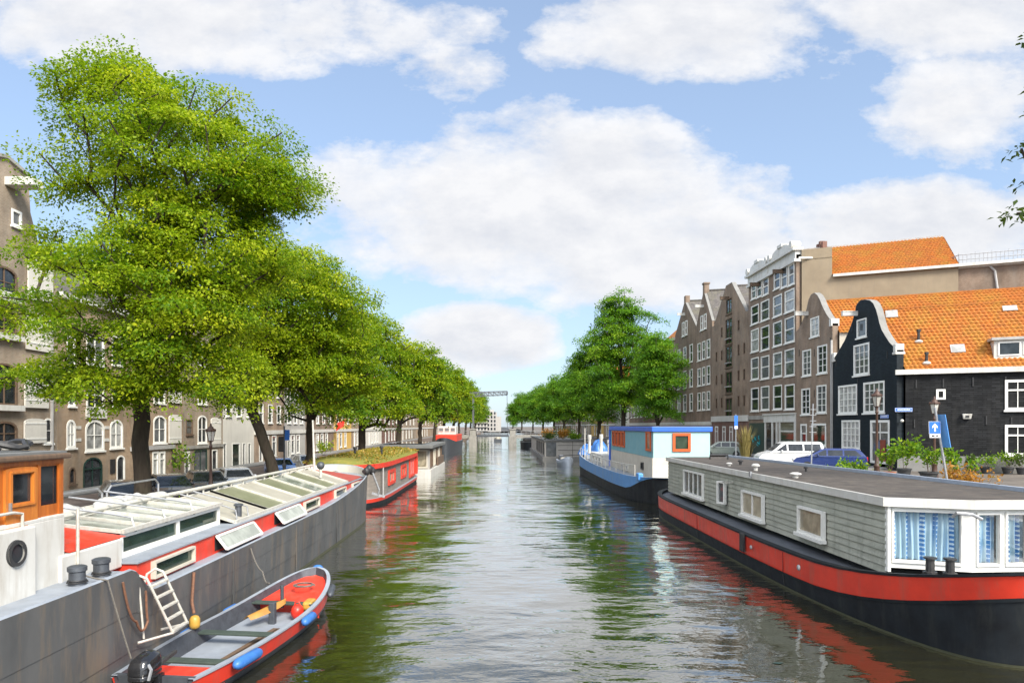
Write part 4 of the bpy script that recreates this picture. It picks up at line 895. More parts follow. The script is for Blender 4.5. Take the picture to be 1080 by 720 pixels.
def boat_window(t,x,y,z,w,h,rz,off=.05,**kw):
    f=add_window(t,0,z,w,h,y=0,rotz=rz,**kw); o=OFF.get(t.name,(0,0,0)); f.location=(x+math.sin(rz)*off-o[0],y-math.cos(rz)*off-o[1],z-o[2]); return f
def boards(mb,A,Bq,z0,z1,row=.185,lip=.045,out=(0,0)):
    n=int((z1-z0)/row); d=Vector((Bq[0]-A[0],Bq[1]-A[1],0)).normalized(); o=Vector((out[0],out[1],0))
    for k in range(n):
        a=z0+(z1-z0)*k/n; b=z0+(z1-z0)*(k+1)/n
        P=[Vector((A[0],A[1],a))+o*lip,Vector((Bq[0],Bq[1],a))+o*lip,Vector((Bq[0],Bq[1],b))+o*.004,Vector((A[0],A[1],b))+o*.004]
        mb.add(P+[Vector((A[0],A[1],a)),Vector((Bq[0],Bq[1],a))],[(0,1,2,3),(0,1,5,4)])
W90=R(90)
# ---- big right houseboat
K['algae']=mat('algae_line',(.075,.075,.04),(.05,.055,.03),5,.8)
K['darkdeck']=mat('dark_deck_paint',(.14,.15,.165),(.10,.107,.12),2,.6)
cx=12.6; t=thing('houseboat','long grey clapboard houseboat with red band black hull and blue curtains on the right',"houseboat",(cx,28,0))
Hs=Hull(cx,14.7,42.8,3.46,(2.5,.24,8,.35))
sh=lambda y:1.25+.75*max(0,(21-y)/6)**2+.15*max(0,(y-38)/4.5)**2
zb=lambda y:.47+.92*max(0,(21-y)/6)**2+.08*max(0,(y-38)/4.5)**2
r0=Hs.ring(lambda y:-.6,.93); r1=Hs.ring(lambda y:.04,1.0); r2=Hs.ring(zb,1.012,.25); r3=Hs.ring(lambda y:sh(y)-.07,1.02,.42); r3b=Hs.ring(lambda y:sh(y)-.06,1.03,.47); r4=Hs.ring(sh,1.03,.47); r5=Hs.ring(sh,1.02,.42,0,.22); r6=Hs.ring(lambda y:sh(y)-.16,1.02,.42,0,.23)
mb=MB(); 
for a,b in ((r0,r1),(r1,r2)): mb.strip(a[0]+a[1][-2:0:-1],b[0]+b[1][-2:0:-1],True)
mb.build('hull',K['black'],t,smooth=45); band(t,'red_band','red',r2,r3); band(t,'waterline_band','algae',Hs.ring(lambda y:.0,1.001),Hs.ring(lambda y:.06,1.003,.02)); mb=MB()
for a,b in ((r3,r3b),(r3b,r4),(r4,r5),(r5,r6)): mb.strip(a[0]+a[1][-2:0:-1],b[0]+b[1][-2:0:-1],True)
mb.build('gunwale',K['black'],t,smooth=30); deckfill(t,'deck','darkdeck',r6)
rb=Hs.ring(lambda y:zb(y)-.03,1.02,.28); rc=Hs.ring(lambda y:zb(y)+.05,1.024,.29); band(t,'rubbing_strake','black',rb,rc)
A=(10.3,18.15);F1=(12.1,17.5);F2=(13.75,17.6);Dq=(14.95,18.4);E=(13.75,41.4);Bp=(10.25,41.4)
z0,z1=1.32,3.12
mb=MB(); boards(mb,Bp,A,z0,z1,out=(-1,0)); boards(mb,Dq,E,z0,z1,out=(1,0)); boards(mb,Bp,E,z0,z1,out=(0,1)); mb.build('clapboard_wall',K['siding'],t)
def ppx(px,y): return y
for (ya,yb,zt_,zbm,nx_,pm) in ((37.6,34.1,2.86,1.62,4,'pane_m'),(28.6,26.3,2.58,1.6,2,'pane_b'),(23.2,21.4,2.55,1.68,1,'pane_b')):
    boat_window(t,10.28,(ya+yb)/2,zbm,ya-yb,zt_-zbm,-W90,off=.15,nx=nx_,nz=1,fw=.075,pm=pm)
# small tilted window standing open
ob=boat_window(t,10.2,30.8,1.75,.55,1.0,-W90,off=.22,nx=1,nz=1,fw=.07,sill=False,pm='pane_m',name='open_window'); ob.rotation_euler.x=0; ob.rotation_euler=(0,R(0),-W90+R(18))
MB().bar((10.25,30.5,2.78),(9.9,30.4,2.74),.06,.05).bar((10.25,29.9,2.79),(9.85,29.8,2.75),.05,.05).build('outlet_pipe',K['tubewhite'],t)
def facet(P,Q,openings,name='front_panel'):
    L=math.hypot(Q[0]-P[0],Q[1]-P[1]); dx,dy=(Q[0]-P[0])/L,(Q[1]-P[1])/L; n=(dy,-dx)
    fn=lambda a,z,o=0:(P[0]+dx*a+n[0]*o,P[1]+dy*a+n[1]*o,z)
    mb=MB(); outer=[(0,1.5),(L,1.5),(L,3.13),(0,3.13)]; holes=[[(a,b),(c,b),(c,d),(a,d)] for a,c,b,d in openings]
    mb.fill(outer,holes,lambda a,z:fn(a,z)); 
    for h in holes: mb.strip([fn(*p) for p in h],[fn(p[0],p[1],-.08) for p in h],True)
    for a,c,b,d in openings: 
        for (p,q) in (((a-.05,b-.04),(c+.05,b-.04)),((a-.05,d+.03),(c+.05,d+.03))): mb.bar(fn(*p,.02),fn(*q,.02),.05,.07)
        for (p,q) in (((a-.03,b),(a-.03,d)),((c+.03,b),(c+.03,d))): mb.bar(fn(*p,.018),fn(*q,.018),.06,.045)
    pn=mb.build(name,K['frame'],t)
    for a,c,b,d in openings:
        MB().add([fn(a,b,-.05),fn(c,b,-.05),fn(c,d,-.05),fn(a,d,-.05)],[(0,1,2,3)]).build('pane',K['clear'],pn)
        nf=max(4,int((c-a)/.13))
        def cu(u,v,a=a,c=c,b=b,d=d,nf=nf):
            x=a+(c-a)*u+.012*math.sin(7*u+3*v); return fn(x,b+(d-b)*v,-.17+.045*math.sin(2*math.pi*u*nf+.8*math.sin(u*9))*(1-.25*v)+.01*math.sin(23*u+4*v))
        MB().grid(cu,nf*8,8).build('curtain',K['curtain'],pn,smooth=80)
def curtain_mat():
    m,nt,b,_=nodes_of('blue_patterned_curtain'); tc=nt.nodes.new('ShaderNodeTexCoord'); sx=nt.nodes.new('ShaderNodeSeparateXYZ'); nt.links.new(tc.outputs['Object'],sx.inputs[0]); X_,Y_,Z_=sx.outputs
    u=math_(nt,'ADD',X_,math_(nt,'MULTIPLY',Y_,.35))
    f=math_(nt,'FRACT',math_(nt,'MULTIPLY',u,3.6)); f2=math_(nt,'FRACT',math_(nt,'MULTIPLY',u,7.2))
    s1=ramp(nt,f,[(.0,0),(.08,1),(.30,1),(.36,0)]); s2=ramp(nt,f2,[(.42,0),(.5,1),(.6,0)])
    col=mix(nt,s1,(.42,.54,.62),(.05,.18,.44)); col=mix(nt,math_(nt,'MULTIPLY',s2,.7),col,(.16,.36,.66))
    zz=math_(nt,'FRACT',math_(nt,'MULTIPLY',Z_,8.5)); d=math_(nt,'ADD',math_(nt,'ABSOLUTE',math_(nt,'SUBTRACT',zz,.5)),math_(nt,'MULTIPLY',math_(nt,'ABSOLUTE',math_(nt,'SUBTRACT',f,.19)),2.2))
    dots=ramp(nt,d,[(.22,1),(.34,0)]); col=mix(nt,math_(nt,'MULTIPLY',dots,.85),col,(.74,.82,.86))
    nt.links.new(col,b.inputs['Base Color']); b.inputs['Roughness'].default_value=.9; return m
K['curtain']=curtain_mat()
facet(A,F1,[(.16,1.66,1.72,3.0)]); L2=math.hypot(F2[0]-F1[0],F2[1]-F1[1]); facet(F1,F2,[(.17,.72,1.72,2.98),(.95,1.5,1.72,2.98)]); facet(F2,Dq,[(.15,1.25,1.72,2.98)])
mb=MB(); mb.box(10.27,10.35,18.06,18.2,1.4,3.15); mb.build('corner_post',K['frame'],t)
# roof: felt, fascia, right hand rim
ro=[(10.12,41.6),(10.14,18.05),(12.05,17.3),(13.8,17.38),(15.12,18.3),(13.9,41.6)]
mb=MB(); mb.prism(ro,lambda a,b:(a,b,3.13),lambda a,b:(a,b,3.36)); mb.build('fascia',K['white'],t)
inn=[(10.22,41.5),(10.24,18.13),(12.06,17.41),(13.76,17.48),(15.0,18.35),(13.8,41.5)]
mb=MB(); mb.fill(inn,[],lambda a,b:(a,b,3.368)); 
mb.build('roof',K['felt'],t)
MB().bar((15.06,18.2,3.42),(13.84,41.6,3.42),.16,.14).build('roof_rim',K['bluegrey'],t)
def mushroom(x,y,r,h,m='white'):
    MB().lathe((x,y,3.365),[(r*.5,0),(r*.5,h*.6),(r,h*.62),(r*1.02,h*.8),(r*.5,h)],14).build('roof_vent',K[m],t,smooth=35)
for px,py,r_,h_,m_ in ((797,496,.17,.3,'white'),(839,503.5,.2,.2,'white'),(781,490,.13,.25,'iron'),(850,497,.09,.22,'iron'),(769,491,.14,.16,'white')):
    X,Y,_=ground_at(px,py,3.37); mushroom(X,Y,r_,h_,m_)
MB().tube([(11.9,38.6,3.37),(11.9,38.6,3.6),(12.8,38.3,3.62),(12.8,38.3,3.37)],.07,8).build('roof_pipe',K['iron'],t)
MB().tube([(11.55,17.38,2.95),(11.55,17.25,3.05),(11.9,17.2,3.02),(12.15,17.2,2.9)],.045,8).build('tap_pipe',K['steel'],t)
MB().box(10.05,10.13,27.4,27.55,3.2,3.42).build('roof_bracket',K['steel'],t)
for x,y in ((10.75,17.05),(11.15,16.9)):
    MB().lathe((x,y,1.6),[(.16,-.1),(.16,.02),(.10,.03),(.10,.33),(.15,.34),(.15,.38)],10).build('bollard',K['iron'],t,smooth=35)
MB().sphere((9.02,20.6,.98),(.05,.09,.09),8,6).sphere((9.02,24.5,.9),(.05,.08,.08),8,6).build('hull_fitting',K['steel'],t)
for ys_ in (22.2,31.4):
    tt_=2*(ys_-14.7)/28.1-1; xh=12.6-Hs.b(tt_)*1.016; q=MB(); q.bar((xh-.006,ys_,zb(ys_)+.03),(xh-.014,ys_,sh(ys_)-.09),.03,.02); q.build('plate_seam',K['seam'],t)
    q=MB(); q.bar((12.6-Hs.b(tt_)*1.002-.004,ys_,.1),(xh-.004,ys_,zb(ys_)-.04),.03,.02); q.build('plate_seam',K['iron'],t)
MB().box(8.96,9.06,25.2,25.55,.6,1.27).build('hull_fairlead',K['rubber'],t,bevel=.02)

# ---- blue houseboat
cx=12.0; t=thing('houseboat','blue hulled houseboat with tall pale blue cabin and orange framed windows','houseboat',(cx,60,0))
Hs=Hull(cx,45.2,80,3.28,(4,.33,8,.4))
sh=lambda y:1.72+.75*max(0,(y-62)/18)**2+.1*max(0,(50-y)/5)**2
zb=lambda y:.8+.95*sst(49.5,45.3,y)+.25*max(0,(y-66)/14)**2
r0=Hs.ring(lambda y:-.6,.9); r1=Hs.ring(lambda y:.05,.985); r2=Hs.ring(zb,1.0,.3,.3); r3=Hs.ring(lambda y:max(sh(y),zb(y)+.03),1.01,.45,.6); r3i=Hs.ring(lambda y:max(sh(y),zb(y)+.03),1.01,.45,.6,.14); r4=Hs.ring(lambda y:1.42,1.0,.4,.5,.15)
mb=MB()
for a,b in ((r0,r1),(r1,r2)): mb.strip(a[0]+a[1][-2:0:-1],b[0]+b[1][-2:0:-1],True)
mb.build('hull',K['black'],t,smooth=45); band(t,'blue_band','bluehull',r2,r3); band(t,'gunwale','bluegrey',r3,r3i); band(t,'bulwark_lining','bluegrey',r3i,r4); deckfill(t,'deck','deckgrey',r4)
rb=Hs.ring(lambda y:zb(y)-.32,1.004,.2); rc=Hs.ring(lambda y:zb(y)-.24,1.012,.22); 
MB().box(9.5,9.85,46.8,47.6,1.5,2.0).build('bitt_block',K['bluehull'],t,bevel=.06)
MB().box(10.58,14.45,46.95,65,1.4,3.05).build('cabin_base',K['cream'],t); 
MB().box(10.57,14.46,46.94,47.2,3.051,4.86).build('end_wall',K['cyan'],t); MB().box(10.56,14.46,47.201,65.01,3.051,4.86).build('side_wall',K['cyan_shaded'],t)
MB().box(10.44,14.6,46.8,65.15,4.861,5.2).build('roof',K['blueroof'],t,bevel=.03); MB().box(10.52,14.52,46.87,65.08,5.201,5.23).build('roof_felt',K['feltgrey'],t)
MB().box(10.5,10.62,46.9,47.05,1.4,3.05).build('corner_strip',K['cream'],t); MB().tube([(10.5,65.0,1.4),(10.5,65.0,4.86)],.1,8).build('corner_post',K['blueroof'],t)
boat_window(t,12.5,46.94,3.5,1.22,1.24,0,off=.06,nx=1,nz=1,fw=.17,fm='orange',sill=False,pm='pane_g')
for y_ in (63.0,61.4,59.8,58.1): boat_window(t,10.56,y_,3.45,1.25,1.35,-W90,off=.06,nx=1,nz=1,fw=.13,fm='orange',sill=False,pm='pane_m')
boat_window(t,10.56,48.3,3.5,1.5,1.35,-W90,off=.06,nx=1,nz=1,fw=.13,fm='orange',sill=False,pm='pane_b')
boat_window(t,10.58,50.5,2.05,.7,.5,-W90,off=.06,nx=1,nz=1,fw=.07,fm='iron',sill=False,pm='pane_d'); boat_window(t,10.58,58.5,1.55,.7,.45,-W90,off=.06,nx=1,nz=1,fw=.07,fm='white',sill=False,pm='pane_d'); boat_window(t,10.58,56.5,1.55,.7,.45,-W90,off=.06,nx=1,nz=1,fw=.07,fm='white',sill=False,pm='pane_d')
MB().box(9.75,14.2,65.2,74,1.4,2.5).build('fore_cabin',K['white'],t,bevel=.05)
for y_ in (66.5,68.6,70.7): boat_window(t,9.75,y_,1.75,1.1,.5,-W90,off=.05,nx=1,nz=1,fw=.07,sill=False,pm='pane_d')
mb=MB()
for x_,y_,h_ in ((9.6,73,2.0),(10.4,70,2.1),(10.9,68,1.6)): MB().lathe((x_,y_,2.3),[(.16,0),(.16,h_*.75),(.22,h_*.8),(.2,h_)],10).build('vent_funnel',K['white'],t,smooth=35)

MB().tube([(9.3,74.5,1.5),(9.3,74.5,5.0)],.06,6).build('mast',K['tubewhite'],t)
mb=MB(); rl=[(Hs.cx-Hs.b(2*(y-45.2)/34.8-1)*1.0+.12,y) for y in [48+k*2.3 for k in range(13)]]
mb.tube([(x,y,sh(y)+.75) for x,y in rl],.03,6)
for x,y in rl: mb.tube([(x,y,sh(y)-.05),(x,y,sh(y)+.75)],.03,6)
mb.build('railing',K['tubewhite'],t)
def tarp_heap(name,label,c,r,m,seed):
    rg=random.Random(seed); ph=[rg.uniform(0,6) for _ in range(6)]
    mb=MB(); 
    def fn(u,v):
        a=2*math.pi*u; q=1-v; k=1+.16*math.sin(3*a+ph[0])+.1*math.sin(5*a+ph[1]+3*v); return (c[0]+r[0]*k*q**.5*math.cos(a),c[1]+r[1]*k*q**.5*math.sin(a),c[2]+r[2]*(v**.8)*(1+.15*math.sin(4*a+ph[2]))) 
    mb.grid(fn,24,8); return tag(mb.build(name,K[m],None,smooth=60,loc=c),label,'tarpaulin')
tarp_heap('tarpaulin','blue tarpaulin bundle on the fore deck beside the white funnels',(10.8,64.8+9.7,2.45),(1.0,1.1,1.2),'bluevinyl',3)
tarp_heap('tarpaulin','blue cover over the bow gear of the blue houseboat',(9.9,78,2.0),(1.0,1.2,1.1),'bluevinyl',8)

# ---- low pale concrete houseboat with roof garden
t=thing('houseboat','low pale panelled houseboat with a planted roof beyond the blue houseboat','houseboat',(10,125,0))
MB().box(6.6,13.6,104.6,150,-.5,.5).build('hull',K['plinth'],t); MB().box(6.95,13.3,105.2,149.4,.5,2.9).build('wall',K['concrete'],t); MB().box(6.75,13.5,105,149.6,2.9,3.15).build('roof',K['feltgrey'],t)
mb=MB()
for z in (.75,1.5,2.25): mb.box(9.0,13.31,105.17,105.2,z,z+.05)
mb.box(11.2,11.25,105.16,105.2,.5,2.9); mb.build('panel_joint',K['iron'],t)
MB().box(7.15,8.7,105.12,105.2,.6,2.75).build('end_door',K['pane_m'],t)
for k in range(4): boat_window(t,6.95,108+k*6,.8,3,1.8,-W90,off=.05,nx=2,nz=1,fw=.1,fm='iron',sill=False,pm='pane_d')
for i,(x,y,h,r,lm,lb) in enumerate(((8,108,1.1,1.2,'leafD','brown green shrub at the near left end of the planted houseboat roof'),(10,109,1.3,1.4,'leafO','rust coloured shrub in the middle of the planted houseboat roof'),(12,108,1.0,1.1,'leafM','light green shrub at the near right end of the planted houseboat roof'),(11,116,1.6,1.8,'leafD','dark shrub farther back on the planted houseboat roof'),(8.4,118,1.4,1.5,'leafO','russet shrub far back on the planted houseboat roof'))):
    leafy('roof_shrub',lb,'shrub',(x,y,3.15),h,r,420,.3,lm,seed=20+i)
# ---- small grey tender by the blue bow
def open_boat(name,label,loc,rz,L,Bm,hz,mo,mi,cat='dinghy',stern=.75):
    t=thing(name,label,cat,loc,R(rz),None,local=True); N=26
    bf=lambda s: Bm*(1-max(0,(s+.1)/1.1)**2.6)**.5 if s>-.1 else Bm*(1-(1-stern)*((-.1-s)/.9)**2)
    shz=lambda s:hz*(1+.75*max(0,s)**2.2+.04*max(0,-s)**2)
    S=[-1+2*(1-(1-i/N)**1.4) for i in range(N+1)]
    def ring(k,zf,ins=0,yk=1.0): 
        return [(max(0,bf(s)*k-ins),s*L/2*yk-ins*(s>.97),zf(s)) for s in S],[(-max(0,bf(s)*k-ins),s*L/2*yk-ins*(s>.97),zf(s)) for s in S]
    return t,ring,shz,bf,S
def ustrip(mb,a,b): 
    A=a[0]+a[1][-2::-1]; Bq=b[0]+b[1][-2::-1]; mb.strip(A,Bq)
t,ring,shz,bf,S=open_boat('tender','small grey inflatable tender moored by the bow of the blue houseboat',(8.6,90,0),185,5.2,.95,.75,'feltgrey','iron')
mb=MB(); a=ring(.75,lambda s:-.1); b=ring(1,lambda s:shz(s)*.6); c=ring(1,shz); d=ring(.7,shz); e=ring(.7,lambda s:.25); 
for p,q in ((a,b),(b,c),(c,d),(d,e)): ustrip(mb,p,q)
mb.strip(e[0],e[1]); mb.build('hull',K['bluegrey'],t,smooth=50); MB().box(-.35,.35,-2.95,-2.5,.3,1.35).build('outboard_motor',K['darksteel'],t,bevel=.1); MB().box(-.5,.5,-.6,.2,.3,1.1).build('console',K['cream'],t,bevel=.05)

# ---- grey barge on the left
cx=-9.8; t=thing('barge','long dark grey barge with wooden wheelhouse red cabin side and glass hatches','barge',(cx,19,0)); BARGE=t
zt=lambda y:1.86+.58*sst(14.2,13.3,y)+.06*max(0,(12-y)/8)+.98*max(0,(y-26.5)/13.5)**2
Hs=Hull(cx,-3,40.3,2.6,(8,.4,16,.5),extra=[13,13.3,13.5,13.7,13.9,14.1,14.3]); 
dk=lambda y:min(zt(y),1.86+.58*sst(14.2,13.3,y)+.06*max(0,(12-y)/8)+.62*max(0,(y-28)/12)**1.5)-.015
mb=MB(); prev=Hs.ring(lambda y:-.7,.94)
for z_,k_ in ((.0,.985),(.72,.995),(.721,1.0),(1.35,1.003),(1.351,1.007)):
    cur=Hs.ring(lambda y,z_=z_:z_+(zt(y)-1.86)*z_/1.9*.6,k_,0,.15*z_); mb.strip(prev[0]+prev[1][-2:0:-1],cur[0]+cur[1][-2:0:-1],True); prev=cur
top=Hs.ring(zt,1.01,0,.5); mb.strip(prev[0]+prev[1][-2:0:-1],top[0]+top[1][-2:0:-1],True); mb.build('hull',K['hullgrey'],t,smooth=40)
a_=Hs.ring(lambda y:.0,.99); b_=Hs.ring(lambda y:.09,.992); K['algae_']=mat('algae_line_pale',(.20,.19,.07),(.12,.13,.05),5,.8); band(t,'waterline_band','algae',a_,b_)
ti=Hs.ring(zt,1.01,0,.5,.09); tm=Hs.ring(lambda y:zt(y)+.03,1.01,0,.5,.04); band(t,'gunwale','deckgrey',top,tm); band(t,'gunwale_inner','deckgrey',tm,ti)
di=Hs.ring(dk,1.01,0,.5,.1); band(t,'bulwark_lining','cream',ti,di); deckfill(t,'deck','deckgrey',di)
for y_ in (8.2,18.4,24.1,30.2): MB().box(-7.2,-7.165,y_,y_+.06,.15,zt(y_)-.1).build('plate_seam',K['hullgrey'],t)
# red coaming and cabin
XC=-7.6; mb=MB(); mb.box(-12.0,XC,14.3,38.2,1.6,2.37); mb.build('coaming',K['red'],t)
MB().box(-12.04,XC+.05,14.25,38.25,2.371,2.405).build('coaming_cap',K['deckgrey'],t)
boat_window(t,XC,15.85,1.93,1.95,.36,W90,off=.075,nx=1,nz=1,fw=.04,sill=False,pm='pane_g',fm='cream')
for ya,yb in ((26.4,28.5),(31.3,33.4),(35.0,36.6)): boat_window(t,XC,(ya+yb)/2,1.93,yb-ya,.36,W90,off=.075,nx=1,nz=1,fw=.045,sill=False,pm='pane_g',fm='cream')
for ya,yb in ((18.2,20.9),(23.0,25.7)):
    MB().box(XC-.01,XC+.012,ya,yb,1.92,2.3).build('dark_opening',K['iron'],t)
    hp=[(XC+.06,ya,2.31),(XC+.06,yb,2.31),(XC+.33,yb,1.97),(XC+.33,ya,1.97)]; q=MB()
    for i in range(4): q.bar(hp[i],hp[(i+1)%4],.07,.05)
    f=q.build('hinged_window',K['frame'],t); MB().add(hp,[(0,1,2,3)]).build('pane',K['skylight'],f)
# glass lantern roof near, hatches far
LX=-8.12; RX=-9.75
def frame_panel(y0,y1): pass
lf=MB(); lf.box(LX-.07,LX,14.6,19.8,2.4,2.52).box(LX-.07,LX,14.6,19.8,2.84,2.95)
for y_ in (14.6,17.2,19.68): lf.box(LX-.071,LX+.006,y_,y_+.12,2.4,2.95)
lf.box(-11.2,LX,14.6,14.7,2.401,2.94).box(-11.2,LX,19.72,19.8,2.401,2.94)
l_=lf.build('lantern_frame',K['frame'],t)
for a,b in ((14.72,17.2),(17.32,19.68)): MB().add([(LX-.04,a,2.52),(LX-.04,b,2.52),(LX-.04,b,2.84),(LX-.04,a,2.84)],[(0,1,2,3)]).build('pane',K['pane_g'],l_)
def slope_panels(y0,y1,n,xa,za,xb,zb_,m1,name):
    fr=MB()
    for k in range(n+1):
        y=y0+(y1-y0)*k/n; fr.bar((xa,y,za+.03),(xb,y,zb_+.03),.09,.07)
    fr.bar((xa,y0,za+.03),(xa,y1,za+.03),.1,.09); o=fr.build(name,K['tubewhite'],t)
    for k in range(n):
        a=y0+(y1-y0)*(k+.02)/n; b=y0+(y1-y0)*(k+.98)/n; mm=m1[k%len(m1)]
        MB().add([(xa,a,za),(xa,b,za),(xb,b,zb_),(xb,a,zb_)],[(0,1,2,3)]).build('roof_panel',K[mm],o)
slope_panels(14.6,19.8,5,LX+.04,2.96,RX,3.14,['skylight'],'glass_roof_frame'); slope_panels(14.6,19.8,5,-11.4,2.96,RX,3.14,['skylight'],'glass_roof_frame')
K['hatchcream']=mat('cream_hatch_panel',(.39,.365,.305),(.32,.30,.245),2,.5,dirt=(.25,.22,.17),dirtamt=.5)
K['hatchgreen']=mat('sage_hatch_panel',(.20,.205,.125),(.155,.16,.095),2,.4,dirt=(.2,.2,.15),dirtamt=.3)
slope_panels(19.9,22.9,1,XC-.12,2.42,-9.7,3.05,['hatchcream'],'hatch_frame'); slope_panels(22.9,34.6,6,XC-.12,2.42,-9.7,3.05,['hatchgreen','hatchcream','hatchgreen','skylight','hatchgreen','hatchcream'],'hatch_frame'); slope_panels(19.9,34.6,7,-11.9,2.42,-9.7,3.05,['hatchgreen'],'hatch_frame')
MB().add([(-11.98,34.7,2.42),(XC-.05,34.7,2.42),(XC-.05,38.2,2.42),(-11.98,38.2,2.42),(-9.7,34.7,3.05),(-9.7,38.2,2.75)],[(0,1,4),(1,2,5,4),(3,0,4,5),(2,3,5)]).build('fore_roof',K['redbrown'],t)
mb=MB(); 
for k in range(14): y=20+k*1.15; mb.tube([(-9.68,y,3.05),(-9.68,y,3.2)],.03,6)
mb.tube([(-9.68,14.8,3.24),(-9.68,35.2,3.22)],.06,8); mb.build('ridge_rail',K['tubewhite'],t)
mb=MB()
for ya,yb,x_ in ((14.9,18.2,-10.6),(18.6,21.4,-10.7)):
    mb.tube([(x_,ya,3.0),(x_,ya,3.45),(x_,ya+.2,3.6),(x_,yb-.2,3.6),(x_,yb,3.45),(x_,yb,3.0)],.028,6)
for y_ in (15.2,16.6,18.1): mb.tube([(LX+.02,y_,2.9),(LX-.1,y_+.05,3.2),(-8.7,y_+.12,3.27),(-10.6,y_+.2,3.5)],.025,6)
for y_ in (20.3,21.2): mb.tube([(XC-.2,y_,2.42),(XC-.25,y_,2.75),(XC-.6,y_+.1,2.85),(-9.6,y_+.2,3.2)],.022,6)
mb.build('handrail',K['steel'],t)
# aft cabin, wheelhouse
MB().box(-11.6,-7.9,12.3,14.3,2.3,2.9).build('aft_cabin',K['white'],t,bevel=.03); MB().add([(-11.5,12.6,3.42),(-7.93,12.6,2.915),(-7.93,14.5,2.915),(-11.5,14.5,3.42)],[(0,1,2,3)]).build('aft_cabin_roof',K['red'],t)
MB().box(-11.7,-7.8,4.5,11.5,2.3,3.58).build('quarterdeck_house',K['white'],t,bevel=.03)
mb=MB(); 
for i in range(24):
    pass
pr=MB(); vs=[(0,r*math.cos(a),r*math.sin(a)) for r in (.15,.21) for a in [2*math.pi*k/24 for k in range(24)]]
pr.add([(-7.79+ (0.035),11.0+v[1],3.2+v[2]) for v in vs],[(k,(k+1)%24,24+(k+1)%24,24+k) for k in range(24)]); pr.add([(-7.8,11.0+v[1]*1.03,3.2+v[2]*1.03) for v in vs[24:]]+[(-7.765,11.0+v[1],3.2+v[2]) for v in vs[24:]],[(k,(k+1)%24,24+(k+1)%24,24+k) for k in range(24)])
ph=pr.build('porthole',K['rubber'],t); MB().add([(-7.79,11.0+.155*math.cos(2*math.pi*k/24),3.2+.155*math.sin(2*math.pi*k/24)) for k in range(24)],[tuple(range(24))]).build('pane',K['pane_d'],ph)
wh=MB().box(-11.3,-7.95,8.0,12.48,3.58,3.66).box(-11.3,-7.95,11.5,12.48,2.4,3.6).build('wheelhouse_base',K['white'],t,bevel=.02)
q=MB(); x0,x1,y0,y1,za,zbq=-11.2,-8.0,8.1,12.45,3.66,4.66
q.fill([(y0,za),(y1,za),(y1,zbq),(y0,zbq)],[[(11.88,3.86),(12.34,3.86),(12.34,4.54),(11.88,4.54)],[(10.1,3.9),(10.85,3.9),(10.85,4.5),(10.1,4.5)]],lambda a,z:(x1,a,z)); q.fill([(x0,za),(x1,za),(x1,zbq),(x0,zbq)],[[(x0+.3,3.95),(x1-.3,3.95),(x1-.3,4.5),(x0+.3,4.5)]],lambda a,z:(a,y1,z)); q.add([(x0,y0,za),(x0,y1,za),(x0,y1,zbq),(x0,y0,zbq),(x1,y0,za),(x1,y0,zbq)],[(0,1,2,3),(0,4,5,3)])
q.box(x1-.02,x1+.03,12.36,12.47,za,zbq).box(x1-.02,x1+.03,11.79,11.86,za,zbq).box(x1-.02,x1+.035,y0,y1+.02,4.58,4.66)
wh=q.build('wheelhouse',K['wood'],t)
MB().add([(x1-.03,11.86,3.84),(x1-.03,12.36,3.84),(x1-.03,12.36,4.56),(x1-.03,11.86,4.56)],[(0,1,2,3)]).build('wheelhouse_window',K['pane_d'],wh); MB().add([(x0+.3,y1-.03,3.95),(x1-.3,y1-.03,3.95),(x1-.3,y1-.03,4.5),(x0+.3,y1-.03,4.5)],[(0,1,2,3)]).build('wheelhouse_window',K['pane_d'],wh)
d=MB(); o=arch_outline(11.0,11.76,3.36,4.57,.04); hh=[(11.14,3.98),(11.62,3.98),(11.62,4.45),(11.14,4.45)]; d.fill(o,[hh],lambda a,z:(x1+.045,a,z)); d.strip([(x1+.045,*p) for p in o],[(x1-.01,*p) for p in o],True); d.strip([(x1+.045,*p) for p in hh],[(x1+.0,*p) for p in hh],True)
for a,b in (((11.10,3.94),(11.66,3.94)),((11.10,4.49),(11.66,4.49)),((11.10,3.94),(11.10,4.49)),((11.66,3.94),(11.66,4.49))): d.bar((x1+.05,*a),(x1+.05,*b),.05,.04)
dr=d.build('wheelhouse_door',K['wood2'],wh); MB().add([(x1+.012,11.12,3.95),(x1+.012,11.64,3.95),(x1+.012,11.64,4.47),(x1+.012,11.12,4.47)],[(0,1,2,3)]).build('wheelhouse_window',K['pane_d'],wh)
MB().box(x1+.05,x1+.09,11.05,11.08,3.86,4.0).build('door_handle',K['steel'],wh)
MB().box(x0-.1,x1+.12,y0-.15,y1+.14,4.66,4.76).build('wheelhouse_roof',K['darkwood'],wh,bevel=.03); MB().box(x0-.05,x1+.06,y0-.1,y1+.08,4.761,4.80).build('roof_felt',K['feltgrey'],wh)
MB().tube([(-7.9,8,3.62),(-7.9,8,3.8),(-7.9,8.2,3.84),(-7.9,11.1,3.84),(-7.9,11.3,3.8),(-7.9,11.3,3.58)],.025,8).build('grab_rail',K['tubewhite'],t)
MB().tube([(-7.88,12.75,2.5),(-7.88,12.75,3.7)],.03,6).build('stanchion',K['tubewhite'],t)
for x_,y_ in ((-7.52,12.15),(-7.5,12.85)):
    MB().lathe((x_,y_,2.42),[(.15,-.02),(.135,.05),(.135,.24),(.16,.26),(.16,.33),(.12,.35)],16).build('mooring_post',K['darksteel'],t,smooth=35)
MB().lathe((-8.0,20.9,2.42),[(.1,0),(.1,.38),(.14,.39),(.14,.44),(.09,.46)],12).build('chimney',K['darksteel'],t,smooth=35)
